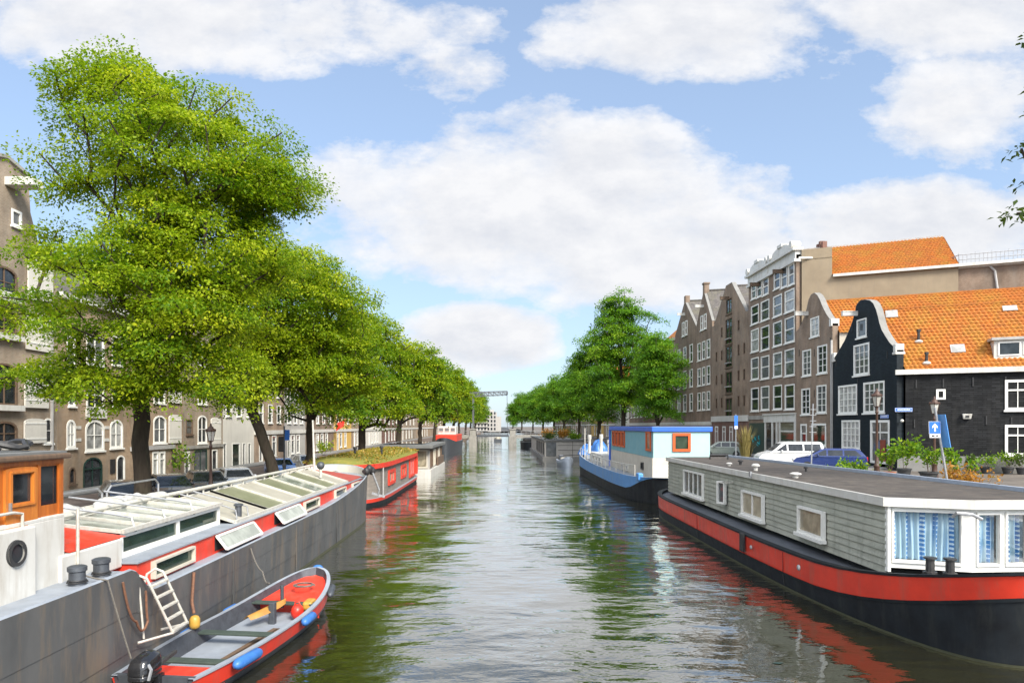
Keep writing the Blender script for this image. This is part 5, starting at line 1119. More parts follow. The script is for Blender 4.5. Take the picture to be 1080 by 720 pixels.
mb=MB().lathe((-8.55,32.6,2.8),[(.07,0),(.07,.42)],10); mb.build('vent_pipe',K['tubewhite'],t,smooth=35); MB().sphere((-8.55,32.6,3.36),.19,14,9).build('vent_ball',K['darksteel'],t,smooth=True)
MB().tube([(-9.6,35.4,2.7),(-9.75,35.6,5.55)],[.07,.04],8).build('mast',K['tubewhite'],t,smooth=40)
# bow gear
mb=MB(); bx,by,bz=-7.25,37.9,2.75
for k in range(3): mb.sphere((bx-.1+.1*k,by+.25*k-.2,bz+.12*(k%2)),(.2,.26,.24),10,7)
mb.tube([(bx-.2,by-.5,bz),(bx+.1,by+.6,bz+.1)],.11,8); mb.build('bow_winch',K['iron'],t,smooth=40)
mb=MB(); mb.tube([(bx+.2,by,bz-.1),(bx+.5,by+.3,1.7),(bx+.45,by+.35,1.35)],.06,8); mb.bar((bx+.1,by+.3,1.5),(bx+.8,by+.4,1.28),.1,.12); mb.build('anchor',K['steel'],t)
# things lying on or hanging from the barge
def rumple(name,label,cat,path,w_,h_,m,seed):
    rg=random.Random(seed); ph=[rg.uniform(0,6.28) for _ in range(8)]; pts=[Vector(p) for p in path]
    def fn(u,v):
        f=u*(len(pts)-1); i=min(int(f),len(pts)-2); p=pts[i].lerp(pts[i+1],f-i); d=(pts[i+1]-pts[i]).normalized(); s=Vector((d.y,-d.x,0))
        a=math.pi*v; k=1+.2*math.sin(17*u+ph[0]+3*v)+.14*math.sin(31*u+ph[1]-5*v)+.1*math.sin(47*u+ph[2]); ww=w_*(1+.25*math.sin(9*u+ph[3])); tp=min(1,u*8,(1-u)*8)**.5
        return tuple(p+s*(-math.cos(a)*ww*.5*tp)+Vector((0,0,h_*max(0,math.sin(a))**.6*k*tp+.015*math.sin(60*u+9*v))))
    return tag(MB().grid(fn,90,12).build(name,K[m],None,smooth=60,loc=path[0]),label,cat)
rumple('tarpaulin','white folded tarpaulin along the far side of the near glass roof','tarpaulin',[(-10.9,14.0,3.0),(-10.6,15.3,3.1),(-10.9,16.6,3.15),(-10.7,17.6,3.05)],.6,.17,'tarp',2)
rumple('tarpaulin','white tarpaulin heap over the handrails behind the big left trunk','tarpaulin',[(-10.4,17.7,3.08),(-10.55,18.8,3.18),(-10.4,20.0,3.1),(-10.6,21.6,3.02)],.55,.15,'tarp',5)
mb=MB(); rg=random.Random(3)
for k in range(9):
    a=rg.uniform(0,6); c=(-9.0+rg.uniform(-.8,.5),10.2+k*.23,4.85+rg.uniform(0,.08)); mb.tube([(c[0]+(.42+.05*math.sin(3*j))*math.cos(a+j*.42),c[1]+.3*math.sin(a+j*.42),c[2]+.05*math.sin(j+k)+.02*j*.2) for j in range(16)],.028+.02*rg.random(),5)
tag(mb.build('rope_coils',K['iron'],None,smooth=40,loc=(-9,11,4.81)),'dark heap of coiled ropes and cables on the wooden wheelhouse roof','ropes')
ld=thing('ladder','white metal boarding ladder hooked over the side of the grey barge','ladder',(-7.1,14,2.1)); m=MB()
ys=(13.62,14.28)
for i,y in enumerate(ys):
    s=.0; m.tube([(-7.42,y-.05,1.93+.1*(13.7>y)),(-7.36,y-.03,2.16),(-7.2,y,2.27),(-7.06,y+.03,2.2),(-7.0,y+.06,2.05),(-6.72,y+.42,1.0)],.028,8)
m.tube([(-7.2,13.62,2.1),(-7.12,13.66,1.0)],.022,6).tube([(-7.13,13.45,.98),(-6.72,14.04,1.0),(-6.74,14.72,1.0),(-7.1,14.3,.99)],.026,6)
m.build('side_rail',K['tubewhite'],ld)
for k in range(5):
    f=.02+k*.235; x=-7.0+.28*f; dy=.06+.36*f; z=2.05-1.05*f; rr=MB().bar((x,13.62+dy,z),(x,14.28+dy,z),.09,.03); rr.build('rung',K['tubewhite'],ld)
def rope(name,label,pts,r=.022,m='rope',cat='rope',sag=0):
    P=[Vector(p) for p in pts]; Q=[]
    for i in range(len(P)-1):
        for k in range(10):
            f=k/10; q=P[i].lerp(P[i+1],f); q.z-=sag*4*f*(1-f); Q.append(q)
    Q.append(P[-1]); o=MB().tube(Q,r,6).build(name,K[m],None,smooth=40,loc=tuple(P[0])); return tag(o,label,cat)
rope('chain','rusty chain looped from the barge deck to the foot of the white ladder',[(-7.12,12.9,2.3),(-7.08,13.3,1.45),(-7.08,13.75,1.35),(-7.1,13.7,1.95)],.024,'chain','chain',.2)
rope('mooring_rope','dark mooring line from the barge posts down to the black outboard motor',[(-7.52,12.2,2.62),(-7.12,12.4,2.45),(-6.75,12.5,1.0)],.016,'rope','rope',.02)
rope('mooring_rope','dark mooring line from the barge gunwale to the bow of the open boat',[(-7.15,19.6,1.75),(-6.6,19.0,1.2),(-6.25,18.5,1.0)],.02,'rope','rope',.12)
rope('fender_rope','twisted rope holding the small yellow fender against the grey barge',[(-7.12,15.9,1.85),(-7.1,15.75,1.2),(-7.02,15.68,.95)],.035,'chain','rope',0)
for (x_,y_,lb_) in ((-7.52,12.15,'dark rope wound round the mooring post nearer the wheelhouse'),(-7.5,12.85,'dark rope wound round the mooring post nearer the ladder')):
    tag(MB().tube([(x_+(.155+.012*math.sin(k*.9))*math.cos(k*.5),y_+(.155+.012*math.sin(k*.9))*math.sin(k*.5),2.47+.0016*k+.012*math.sin(k*.37)) for k in range(30)],.012,6).build('mooring_rope',K['iron'],None,smooth=40,loc=(x_,y_,2.44)),lb_,'rope')
fo=MB().lathe((-7.0,15.67,.60),[(.05,0),(.11,.04),(.12,.10),(.115,.23),(.08,.29),(.03,.31)],14).build('fender',K['yellowp'],None,smooth=50,loc=(-7.0,15.67,.6)); tag(fo,'small yellow fender hanging on the grey barge above the open boat','fender')

# ---- open red and grey motorboat
hx,hy=-5.93,16.5
t,ring,shz,bf,S=open_boat('open_motorboat','open grey motorboat with a red band moored against the grey barge',(hx,hy,0),-7,7.9,1.07,.60,'','',cat='motorboat',stern=.74); DG=t
r0=ring(.62,lambda s:-.18+.2*max(0,s)**3,0,.93); r1=ring(.84,lambda s:.08+.1*max(0,s)**3,0,.965); r2=ring(.915,lambda s:shz(s)*.36,0,.985); r3=ring(1,lambda s:shz(s)-.05); r4=ring(1.03,lambda s:shz(s)-.04); r5=ring(1.03,shz); r6=ring(1,shz,.09); r7=ring(.93,lambda s:max(.1,shz(s)*.32),.09,.96)
mb=MB(); ustrip(mb,r0,r1); ustrip(mb,r1,r2); mb.build('hull',K['darksteel'],t,smooth=45)
mb=MB(); ustrip(mb,r2,r3); mb.build('red_band',K['red'],t,smooth=45)
mb=MB(); ustrip(mb,r3,r4); ustrip(mb,r4,r5); ustrip(mb,r5,r6); mb.build('gunwale',K['deckgrey'],t,smooth=30)
mb=MB(); ustrip(mb,r6,r7); mb.build('lining',K['darksteel'],t,smooth=45)
mb=MB(); mb.strip(r7[0],r7[1]); mb.build('floor',K['deckgrey'],t)
mb=MB(); ra=[r[0] for r in (r0,r1,r2,r3,r5)]; ha=[(p[0][0],p[0][1]+.002*i,p[0][2]) for i,p in enumerate(ra)]
mb.fill([(p[0],p[2]) for p in ha]+[(-p[0],p[2]) for p in ha[::-1]],[],lambda a,z:(a,-3.9,z)); mb.fill([(p[0],p[2]) for p in ha]+[(-p[0],p[2]) for p in ha[::-1]],[],lambda a,z:(a*.97,-3.8,z)); mb.strip([(p[0],-3.9,p[2]) for p in (ha[-1],)]+[(-ha[-1][0],-3.9,ha[-1][2])],[(ha[-1][0]*.97,-3.8,ha[-1][2]),(-ha[-1][0]*.97,-3.8,ha[-1][2])]); mb.build('transom',K['darksteel'],t)
def deckpart(s0,s1,drop,name,m):
    n=16; a=[];b=[]
    for i in range(n+1):
        s=s0+(s1-s0)*i/n; x=max(0,bf(s)-.1); a.append((x,s*3.95*.985,shz(s)-drop)); b.append((-x,s*3.95*.985,shz(s)-drop))
    mb=MB(); mb.strip(a,b); 
    mb.add([a[0],b[0],(b[0][0],b[0][1],.1),(a[0][0],a[0][1],.1)] if s1>.5 else [a[-1],b[-1],(b[-1][0],b[-1][1],.1),(a[-1][0],a[-1][1],.1)],[(0,1,2,3)]); return mb.build(name,K[m],t)
deckpart(.50,.985,.2,'bow_deck','red'); deckpart(-.975,-.74,.16,'stern_deck','red')
K['thwart']=mat('dark_green_plank',(.055,.075,.06),(.04,.055,.045),5,.6)
for s in (-.66,-.18,.44):
    x=bf(s)-.09; MB().box(-x,x,s*3.95-.13,s*3.95+.13,shz(s)-.17,shz(s)-.12).build('thwart',K['thwart'],t,bevel=.012)
MB().box(-.08,.08,.9,1.05,.1,.75).build('console_post',K['darksteel'],t,bevel=.02); MB().tube([(-.1,1.75,.4),(-.1,1.75,1.0)],.05,8).build('mooring_post',K['darksteel'],t)
mb=MB(); 
for a_,b_ in ((.2,-.35),(.33,-.1)): mb.bar((a_,-1.9,.22),(a_+.12,.5,.22),.16,.03)
mb.build('floor_board',K['darkwood'],t)
K['gloss']=mat('gloss_black_plastic',(.012,.012,.013),(.018,.018,.02),3,.18,coat=.6)
om=MB()
def cowl(u,v):
    a=2*math.pi*u; sq=(abs(math.cos(a))**4+abs(math.sin(a))**4)**-.25
    prof=[(.15,.62),(.20,.68),(.235,.72),(.235,.78),(.225,.80),(.24,.82),(.235,.95),(.20,1.06),(.12,1.12),(.0,1.135)]; f=v*9; i=min(int(f),8); q=f-i
    r=prof[i][0]*(1-q)+prof[i+1][0]*q; z=prof[i][1]*(1-q)+prof[i+1][1]*q; return (r*.85*sq*math.cos(a),-4.14+r*1.28*sq*math.sin(a)+.05*(z-.8),z+.06*math.sin(a)*(z-.7))
om.grid(cowl,28,27); om.tube([(0,-4.16,.66),(0,-4.18,.3),(0,-4.22,-.3)],[.13,.09,.08],10).box(-.17,.17,-4.02,-3.82,.42,.68).box(-.05,.05,-3.86,-3.8,.3,.72); o_=om.build('outboard_motor',K['gloss'],t,smooth=50)
sb=MB(); sb.tube([(.17,-4.3,.98),(.24,-4.32,.9),(.2,-4.34,.72)],.03,6).tube([(-.2,-4.0,.74),(-.3,-3.95,.6),(-.22,-3.9,.5)],.03,6); sb.build('steering_bracket',K['steel'],o_,smooth=40)
mb=MB(); mb.bar((0,-4.0,.75),(.0,-3.2,.86),.06,.06); mb.build('tiller',K['rubber'],o_)

DM=Matrix.Translation(Vector((hx,hy,0)))@Matrix.Rotation(R(-7),4,'Z')
def inboat(p): return DM@Vector(p)
def fender(label,s,side,L,r,m,zoff=-.1):
    n=12; c=inboat((side*(bf(s)*1.03+r*.8),s*3.95,shz(s)+zoff)); s2=s+.06; c2=inboat((side*(bf(s2)*1.03+r*.8),s2*3.95,shz(s2)+zoff)); d=(c2-c).normalized(); prof=[(.25,0),(.7,.05),(1,.14),(1,.86),(.7,.95),(.25,1)]
    o=MB().tube([c+d*L*(f-.5) for _,f in prof],[r*k for k,_ in prof],14).build('fender',K[m],None,smooth=50,loc=tuple(c)); tag(o,label,'fender')
fender('long blue fender on the outer side near the stern of the open motorboat',-.62,1,.95,.115,'bluevinyl'); fender('blue fender amidships on the outer side of the open motorboat',.12,1,.72,.105,'bluevinyl'); fender('dark fender on the outer side near the bow of the open motorboat',.66,1,.75,.09,'darksteel'); fender('blue fender squeezed between the open motorboat and the grey barge, toward the stern',-.25,-1,.6,.09,'bluevinyl'); fender('blue fender squeezed between the open motorboat and the grey barge, toward the bow',.25,-1,.6,.09,'bluevinyl')
c=inboat((0,3.98,1.0)); o=MB().sphere(tuple(c),(.16,.1,.1),10,7).build('bow_fender',K['bluevinyl'],None,smooth=50,loc=tuple(c)); tag(o,'small blue bow cushion at the tip of the open motorboat','fender')
def at(o,p): return tuple(inboat(p))
K['ochre']=mat('ochre_wood',(.42,.22,.04),(.30,.13,.025),3,.5)
p=inboat((-.18,.95,.5)); mb=MB(); 
a0=inboat((-.42,.45,.42));a1=inboat((.12,1.5,.62)); d=(a1-a0); 
mb.grid(lambda u,v:tuple(a0+d*u+(inboat((1,0,0))-inboat((0,0,0)))*((v-.5)*.36*math.sin(math.pi*min(1,.12+u*.88))**.6)+Vector((0,0,.10*math.sin(math.pi*v)))),14,8); o=mb.build('ochre_board',K['ochre'],None,smooth=60,loc=tuple(p)); tag(o,'ochre boat shaped board lying across the middle of the open motorboat','board')  # loose piece of ochre wood lying in the boat
p=inboat((.5,1.35,.42)); mb=MB().sphere(tuple(p),(.17,.19,.2),14,9); mb.tube([p+Vector((-.06,0,.17)),p+Vector((-.05,0,.25)),p+Vector((.05,0,.25)),p+Vector((.06,0,.17))],.022,6); o=mb.build('jerrycan',K['redp'],None,smooth=50,loc=tuple(p)); tag(o,'round red fuel can on the floor of the open motorboat','fuel can')
p=inboat((.62,1.85,.5)); mb=MB().box(p.x-.13,p.x+.13,p.y-.25,p.y+.25,p.z-.12,p.z+.1); o=mb.build('cushion',K['yellowp'],None,loc=tuple(p),bevel=.06); tag(o,'yellow cushion beside the red fuel can in the open motorboat','cushion')
cc=inboat((.1,2.7,.78)); mb=MB().tube([(cc.x+.3*math.cos(k*.45)*(1-.008*k),cc.y+.24*math.sin(k*.45),cc.z+.0009*k) for k in range(40)],.018,5); o=mb.build('rope_coil',K['rope'],None,loc=tuple(cc),smooth=40); tag(o,'dark rope coil lying on the red bow deck of the open motorboat','rope')

# ---- red houseboat with planted roof
cx=-10.4; t=thing('houseboat','brown wooden houseboat with red trim and a mossy planted roof behind the grey barge','houseboat',(cx,55,0))
Hs=Hull(cx,43.2,68,2.68,(7,.4,7,.4)); r0=Hs.ring(lambda y:-.5,.95); r1=Hs.ring(lambda y:.26,1.0); r2=Hs.ring(lambda y:.5,1.02); r2i=Hs.ring(lambda y:.5,1.02,0,0,.2); r3=Hs.ring(lambda y:.5,.94,-.2,-.2); r4=Hs.ring(lambda y:2.45,.94,-.2,-.2); r5=Hs.ring(lambda y:2.45,1.03,.25,.1); r6=Hs.ring(lambda y:2.78,1.03,.25,.1)
band(t,'hull','black',r0,r1); band(t,'red_strake','red',r1,r2); band(t,'side_deck','deckgrey',r2,r3); band(t,'wall','siding2',r3,r4); band(t,'eaves','cream',r4,r5); band(t,'fascia','red',r5,r6)
mb=MB(); 
R_,L_=r6
mb.grid(lambda u,v:(lambda i,j:(R_[i][0]*(1-u)+L_[i][0]*u, R_[i][1]*(1-u)+L_[i][1]*u+.0, 2.76+.42*(math.sin(math.pi*u)**.6)*(min(1,(i+.5)/5,(len(R_)-i-.5)/5)**.7)+.05*math.sin(7*u+i*1.7)*math.sin(math.pi*u)))(min(int(v*(len(R_)-1)+.5),len(R_)-1),0),12,len(R_)-1); mb.build('planted_roof',K['sedum'],t,smooth=60)
for ya,yb in ((48.3,51.2),(54.4,57.2)): boat_window(t,-7.88,(ya+yb)/2,1.05,yb-ya,1.05,W90,off=.06,nx=2,nz=1,fw=.2,fm='red',sill=False,pm='pane_b')
boat_window(t,-7.88,61,.75,3.4,1.65,W90,off=.06,nx=3,nz=1,fw=.2,fm='red',sill=False,pm='pane_l',name='glazed_door'); boat_window(t,-7.9,64.6,.75,1.1,1.65,W90,off=.06,nx=1,nz=1,fw=.2,fm='red',sill=False,pm='pane_m')
MB().tube([(-7.85,46,.5),(-7.85,46,2.45)],.05,8).build('corner_pipe',K['zinc'],t)
for x_,y_ in ((-9.0,52),(-10.6,50)): MB().lathe((x_,y_,3.05),[(.09,0),(.09,.5),(.16,.52),(.14,.68)],10).build('chimney',K['iron'],t,smooth=35)
rg=np.random.default_rng(7); lf=MB()
for k in range(2600):
    u=rg.uniform(0,1); y=rg.uniform(43.6,67.4); x=-10.4+(u-.5)*4.9; z=2.78+.42*math.sin(math.pi*u)**.6*min(1,(y-43)/3,(68-y)/3)**.7; p=Vector((x,y,z)); d=Vector(rg.normal(0,1,3)); d.z=abs(d.z)+.5; d.normalize(); s=d.cross(Vector(rg.normal(0,1,3))).normalized(); L=rg.uniform(.1,.24); lf.add([p,p+d*L*.5+s*L*.3,p+d*L,p+d*L*.5-s*L*.3],[(0,1,2,3)])
K['leafS']=leafmat('sedum_leaves',(.16,.17,.02),(.28,.22,.03),(.38,.22,.05),.2)
o=lf.build('roof_plants',K['leafS'],t); a=o.data.attributes.new('tint','FLOAT','POINT'); a.data.foreach_set('value',np.repeat(rg.uniform(0,1,len(o.data.vertices)//4),4).astype(np.float32)); o['kind']='stuff'
# ---- grey flat roofed houseboat
t=thing('houseboat','grey flat roofed houseboat with white hull end and glazed side behind the red trimmed one','houseboat',(-9.6,76,0))
hp=[(-12.3,68.6),(-6.85,68.2),(-6.75,84),(-12.4,84)]; MB().prism(hp,lambda a,b:(a*.99-.1,b,-.4),lambda a,b:(a,b,.85)).build('hull',K['white'],t)
MB().box(-12.1,-7.1,69.2,83.6,.85,3.0).build('wall',K['grey_render'],t); MB().box(-12.6,-6.7,68.2,84.3,3.0,3.32).build('roof',K['feltgrey'],t,bevel=.03)
for k in range(3): boat_window(t,-11.2+k*1.6,69.2,1.0,1.35,1.8,0,off=.06,nx=1,nz=1,fw=.1,fm='cream',sill=False,pm='pane_b')
for k in range(5): boat_window(t,-7.1,70.8+k*2.7,1.0,2.3,1.8,W90,off=.06,nx=2,nz=1,fw=.13,fm='cream' if k%2 else 'darkwood',sill=False,pm=['pane_d','pane_b','pane_l','pane_d','pane_m'][k])
MB().box(-7.0,-6.85,76,83.5,.86,1.75).build('side_rail',K['darkwood'],t); MB().box(-11.5,-8,71,80,3.321,3.42).build('solar_panels',K['pane_d'],t)
# ---- dark barge with a red wheelhouse far left
t=thing('barge','dark barge with red deckhouse and white wheelhouse far along the left bank','barge',(-10.4,140,0))
Hs=Hull(-10.4,127,156,2.35,(3,.4,6,.4)); r0=Hs.ring(lambda y:-.5,.9); r1=Hs.ring(lambda y:2.3+.6*max(0,(133-y)/6)**2,1.0,.8); band(t,'hull','darksteel',r0,r1); deckfill(t,'deck','deckgrey',Hs.ring(lambda y:2.25,.98,.6))
MB().box(-12.3,-8.3,131,150,2.25,3.55).build('deckhouse',K['red'],t,bevel=.1); MB().box(-12.1,-8.6,134,141,3.55,5.2).build('wheelhouse',K['white'],t,bevel=.1)
for k in range(3): boat_window(t,-11.7+k*1.15+.2,134,4.15,.9,.75,0,off=.06,nx=1,nz=1,fw=.06,fm='white',sill=False,pm='pane_m')
# ---- little boat under way
t,ring,shz,bf,S=open_boat('motor_cruiser','little motorboat under way just beyond the far bridge',(-.6,225,0),180,6,1.3,1.0,'','',cat='motorboat',stern=.85)
mb=MB(); a=ring(.7,lambda s:-.2); b=ring(1,shz); ustrip(mb,a,b); mb.strip(b[0],b[1]); mb.strip(a[0],b[0]) if False else None; mb.build('hull',K['cream'],t,smooth=45); MB().box(-.95,.95,-2.0,.6,.9,2.1).build('cabin',K['white'],t,bevel=.15); MB().box(-1.28,1.28,2.9,3.0,-.2,1.0).build('transom',K['darksteel'],t)
# ---- moored launch at the right abutment
t=thing('launch','dark covered launch moored under the right half of the far bridge','motorboat',(7,165,0)); Hs=Hull(7,158,176,1.9,(4,.4,6,.4)); band(t,'hull','black',Hs.ring(lambda y:-.3,.9),Hs.ring(lambda y:1.5,1)); deckfill(t,'deck','feltgrey',Hs.ring(lambda y:1.48,.99)); MB().box(5.8,8.2,161,172,1.5,2.4).build('cabin',K['iron'],t,bevel=.2)

# ------------------------------------------------------------------ the far drawbridge
K['palesteel0']=mat('weathered_post_paint',(.12,.13,.13),(.09,.10,.10),4,.6)
BY=171; t=thing('drawbridge','grey drawbridge with stone piers and a lattice balance beam across the far canal','bridge',(-2,BY,0))
for x_,nm in ((-6.65,1),(3.2,1)):
    MB().box(x_-.95,x_+.95,BY-2.5,BY+5,-1.5,2.7).box(x_-.75,x_+.75,BY-2.2,BY-.8,2.7,4.3).box(x_-.9,x_+.9,BY-2.35,BY-.65,4.3,4.55).build('pier',K['stone'],t,bevel=.06)
MB().box(-5.7,2.25,BY-1.8,BY+4.5,2.55,3.0).build('lifting_deck',K['darksteel'],t)
MB().box(-13.5,-7.6,BY-2,BY+5,2.2,3.0).box(4.15,17,BY-2,BY+5,2.2,3.0).build('fixed_deck',K['stone'],t)
mb=MB()
for x0_,x1_ in ((-13.4,-7.7),(-5.6,2.2),(4.2,16.9)):
    mb.bar((x0_,BY-1.9,4.05),(x1_,BY-1.9,4.05),.1,.1).bar((x0_,BY-1.9,3.5),(x1_,BY-1.9,3.5),.06,.06); n=max(3,int((x1_-x0_)/1.1))
    for k in range(n+1): mb.bar((x0_+(x1_-x0_)*k/n,BY-1.9,3.0),(x0_+(x1_-x0_)*k/n,BY-1.9,4.05),.07,.07)
mb.build('railing',K['steel'],t)
mb=MB()
for y_ in (BY-1.2,BY+3.8): mb.box(-6.82,-6.52,y_-.16,y_+.16,3.0,13.5)
mb.box(-6.85,-6.55,BY-.9,BY+3.5,12.7,13.1).build('portal_post',K['palesteel0'],t)
mb=MB()
for y_ in (BY-1.2,BY+3.8):
    a,b=Vector((-7.4,y_,13.6)),Vector((1.9,y_,13.9)); mb.bar(a,b,.16,.18); mb.bar(a+Vector((0,0,-1.0)),b+Vector((0,0,-.75)),.14,.14)
    for k in range(8):
        p=a.lerp(b,k/8);q=a.lerp(b,(k+1)/8); mb.bar(p,q+Vector((0,0,-.9)),.12,.12); mb.bar(p+Vector((0,0,-.95)),p,.12,.12)
for k in range(6): x_=-6+k*1.55; mb.bar((x_,BY-1.2,13.6),(x_,BY+3.8,13.6),.14,.14)
mb.bar((1.9,BY-1.4,13.5),(1.9,BY+4,13.5),.3,.6); K['palesteel']=mat('pale_painted_steel',(.10,.105,.115),(.08,.085,.09),4,.5)
mb.build('balance_beam',K['palesteel'],t)
mb=MB()
for y_ in (BY-1.2,BY+3.8): mb.tube([(1.85,y_,13.2),(2.0,y_,3.0)],.035,6)
mb.build('lifting_rod',K['palesteel'],t)
# ------------------------------------------------------------------ trees
tree('elm_tree','huge yellow green elm standing nearest on the left quay behind the grey barge',(-14.2,27.2,ZL),
 [(1.5,.6,14.7,4.3,4.4,3.0),(-1.3,.2,16.9,2.0,2.3,2.0),(4.7,1.0,13.7,1.9,2.0,1.4),(-2.4,.2,14.2,1.6,1.8,1.1),(.7,-1.6,8.1,4.0,3.6,3.2),(-3.9,.4,11.3,1.3,1.8,.8),(2.0,.2,10.6,3.9,3.8,2.6),(-4.4,-1.0,8.6,1.2,1.6,.6),(-2.4,-1.6,5.9,2.5,2.0,.9),(2.8,-1.4,5.9,2.7,2.0,1.2),(.2,-2.4,5.6,2.6,1.4,.9)],
 520,360,.135,.33,5.0,(-.2,.2),3,'leafL','elm trees along the left quay',.98)
tree('elm_tree','leaning elm with dark curved trunk second along the left quay',(-14.1,43,ZL),
 [(1.2,0,11.2,5.4,5.2,4.3),(-1.5,0,7.6,3.6,3.6,2.4),(3.6,-.5,7.8,3.4,3.4,2.8),(-2.8,0,6.2,2.4,2.4,1.2),(-.4,.5,13.6,3.0,3.4,1.8)],400,290,.17,.34,5.4,(-1.7,0),11,'leafL','elm trees along the left quay',1.15)
tree('elm_tree','tall straight elm third along the left quay by the mossy houseboat roof',(-14.2,70.5,ZL),
 [(0.3,0,10.4,5.4,5.4,5.0),(2.2,0,6.4,3.6,3.6,2.4),(-2.5,0,7.4,3.4,3.4,3),(0,0,14,3.4,3.4,2.2)],320,150,.27,.38,4.6,(0,0),21,'leafL','elm trees along the left quay',1.3)
tree('elm_tree','narrow dense elm between the second and third trees of the left quay',(-15.6,56,ZL),
 [(0.6,0,9.8,4.6,5.0,4.6),(0,0,13.8,3.0,3.0,2.2),(1.2,0,5.6,3.4,3.4,1.6)],220,130,.25,.3,5.2,(0,0),26,'leafM','elm trees along the left quay',1.25)
far1=tree('elm_tree','light topped elm beside the grey flat roofed houseboat on the left quay',(-14.2,95,ZL),
 [(a+2.6,b,c,d,e,f) for a,b,c,d,e,f in lumpy(3.6,15.6,4.8,4)],190,85,.38,.36,4.2,(.2,0),31,'leafL','elm trees along the left quay',1.35)
far2=tree('elm_tree','broad elm just before the dark red deckhouse barge on the left quay',(-14,120,ZL),
 [(a+2.2,b,c,d,e,f) for a,b,c,d,e,f in lumpy(3.6,16.2,5.2,9)],170,75,.45,.36,4.2,(0,.2),37,'leafM','elm trees along the left quay',1.5)
def again(src,label,loc,rz,sc):
    c=copy_tree(src); c.location=loc; c.rotation_euler.z=R(rz); c.scale=(sc,)*3; c['label']=label; return c
again(far1,'elm standing beside the dark red deckhouse barge',(-14,146,ZL),14,1.1); again(far2,'elm just in front of the left end of the far bridge',(-13.6,166,ZL),-20,1.06)
again(far1,'elm just past the left end of the far bridge',(-13.2,192,ZL),-12,1.12); again(far2,'elm behind the one past the left bridge end',(-13.2,222,ZL),25,1.1); again(far1,'elm far down the left bank near the pale apartment block',(-13.2,262,ZL),20,1.15); again(far2,'last elm of the left bank before the pale apartment block',(-13.2,310,ZL),-15,1.2)
GR='trees along the right quay'
tree('elm_tree','round light green tree beside the brown gabled houses behind the blue houseboat',(17.4,75,ZR),
 lumpy(2.9,13.2,3.3,12,12),230,170,.2,.22,3.0,(0,0),41,'leafR',GR,1.0)
tb_=tree('elm_tree','tallest loose crowned tree of the right bank behind the blue cabin roof',(17.4,96,ZR),
 lumpy(3.2,21.4,6.4,15,16),330,170,.26,.34,4.2,(0,0),47,'leafR',GR,1.25)
tree('elm_tree','dense dark green tree left of the tallest right tree',(17.3,119,ZR),
 lumpy(3.0,19.6,6.2,18,14),340,120,.3,.34,4.0,(0,0),53,'leafR',GR,1.45)
r3_=tree('elm_tree','bushy mid green tree over the planted roof of the pale houseboat',(17.2,148,ZR),
 lumpy(2.8,17.2,5.8,23,12),230,95,.4,.34,3.8,(0,0),59,'leafR',GR,1.6)
again(r3_,'tree by the right end of the far bridge',(17.0,180,ZR),60,1.0); again(r3_,'tree just past the right end of the far bridge',(16.6,208,ZR),160,1.02); again(r3_,'tree behind the one past the right bridge end',(15.8,248,ZR),250,1.08); again(r3_,'smaller looking tree far down the right bank',(14.6,300,ZR),20,1.1); again(r3_,'last tree of the right bank beside the pale apartment block',(12,370,ZR),100,1.25); again(far2,'hazy looking elm at the left edge of the far apartment block',(-13.3,372,ZL),8,1.3); again(r3_,'lone tree standing in front of the apartment block at the canal end',(8.5,440,1.2),310,1.1)
# the tree whose twigs reach into the picture at the upper right
tree('elm_tree','tree just outside the right edge whose thin twigs reach in against the sky',(17.9,19.6,ZR),
 [(-1.5,0,11.5,1.0,1.4,2.4),(0.6,0,12.2,1.9,2.2,3.6),(-2.5,.2,9.05,1.0,.8,.2),(-2.75,0,12.5,.8,.6,.16),(-2.4,.3,10.8,.7,.6,.16),(-2.3,.2,14.6,.6,.6,.2)],85,30,.19,.22,6.4,(.4,0),67,'leafD',GR,.55)

# ------------------------------------------------------------------ cars
CG='cars parked on the left quay'
car('black car parked right of the big left trunk',(-17.2,35.6,ZL),-55,'carblack','hatch',CG); car('dark grey car parked between the black and the silver cars',(-16.6,38.6,ZL),-58,'cardgrey','wagon',CG)
car('silver car parked before the second left trunk',(-15.9,41.2,ZL),-60,'carsilver','wagon',CG); car('light blue car parked behind the leaning left trunk',(-17.2,53.5,ZL),-62,'carblue2','wagon',CG); car('black car parked left of the big left trunk',(-17.3,31.6,ZL),-52,'carblack','hatch',CG)
car('white car parked beyond the light blue one on the left quay',(-17.0,60,ZL),-60,'carwhite','hatch',CG)
CR='cars parked on the right quay'
car('white van parked in front of the brown houses on the right quay',(20.6,48.6,ZR),172,'carwhite','van',CR); car('dark blue station wagon parked before the white van by the black house',(22.0,45.6,ZR),158,'carblue','wagon',CR)
car('grey green car parked by the warehouse beyond the reed clump',(21.5,66,ZR),165,'cargreen','hatch',CR)
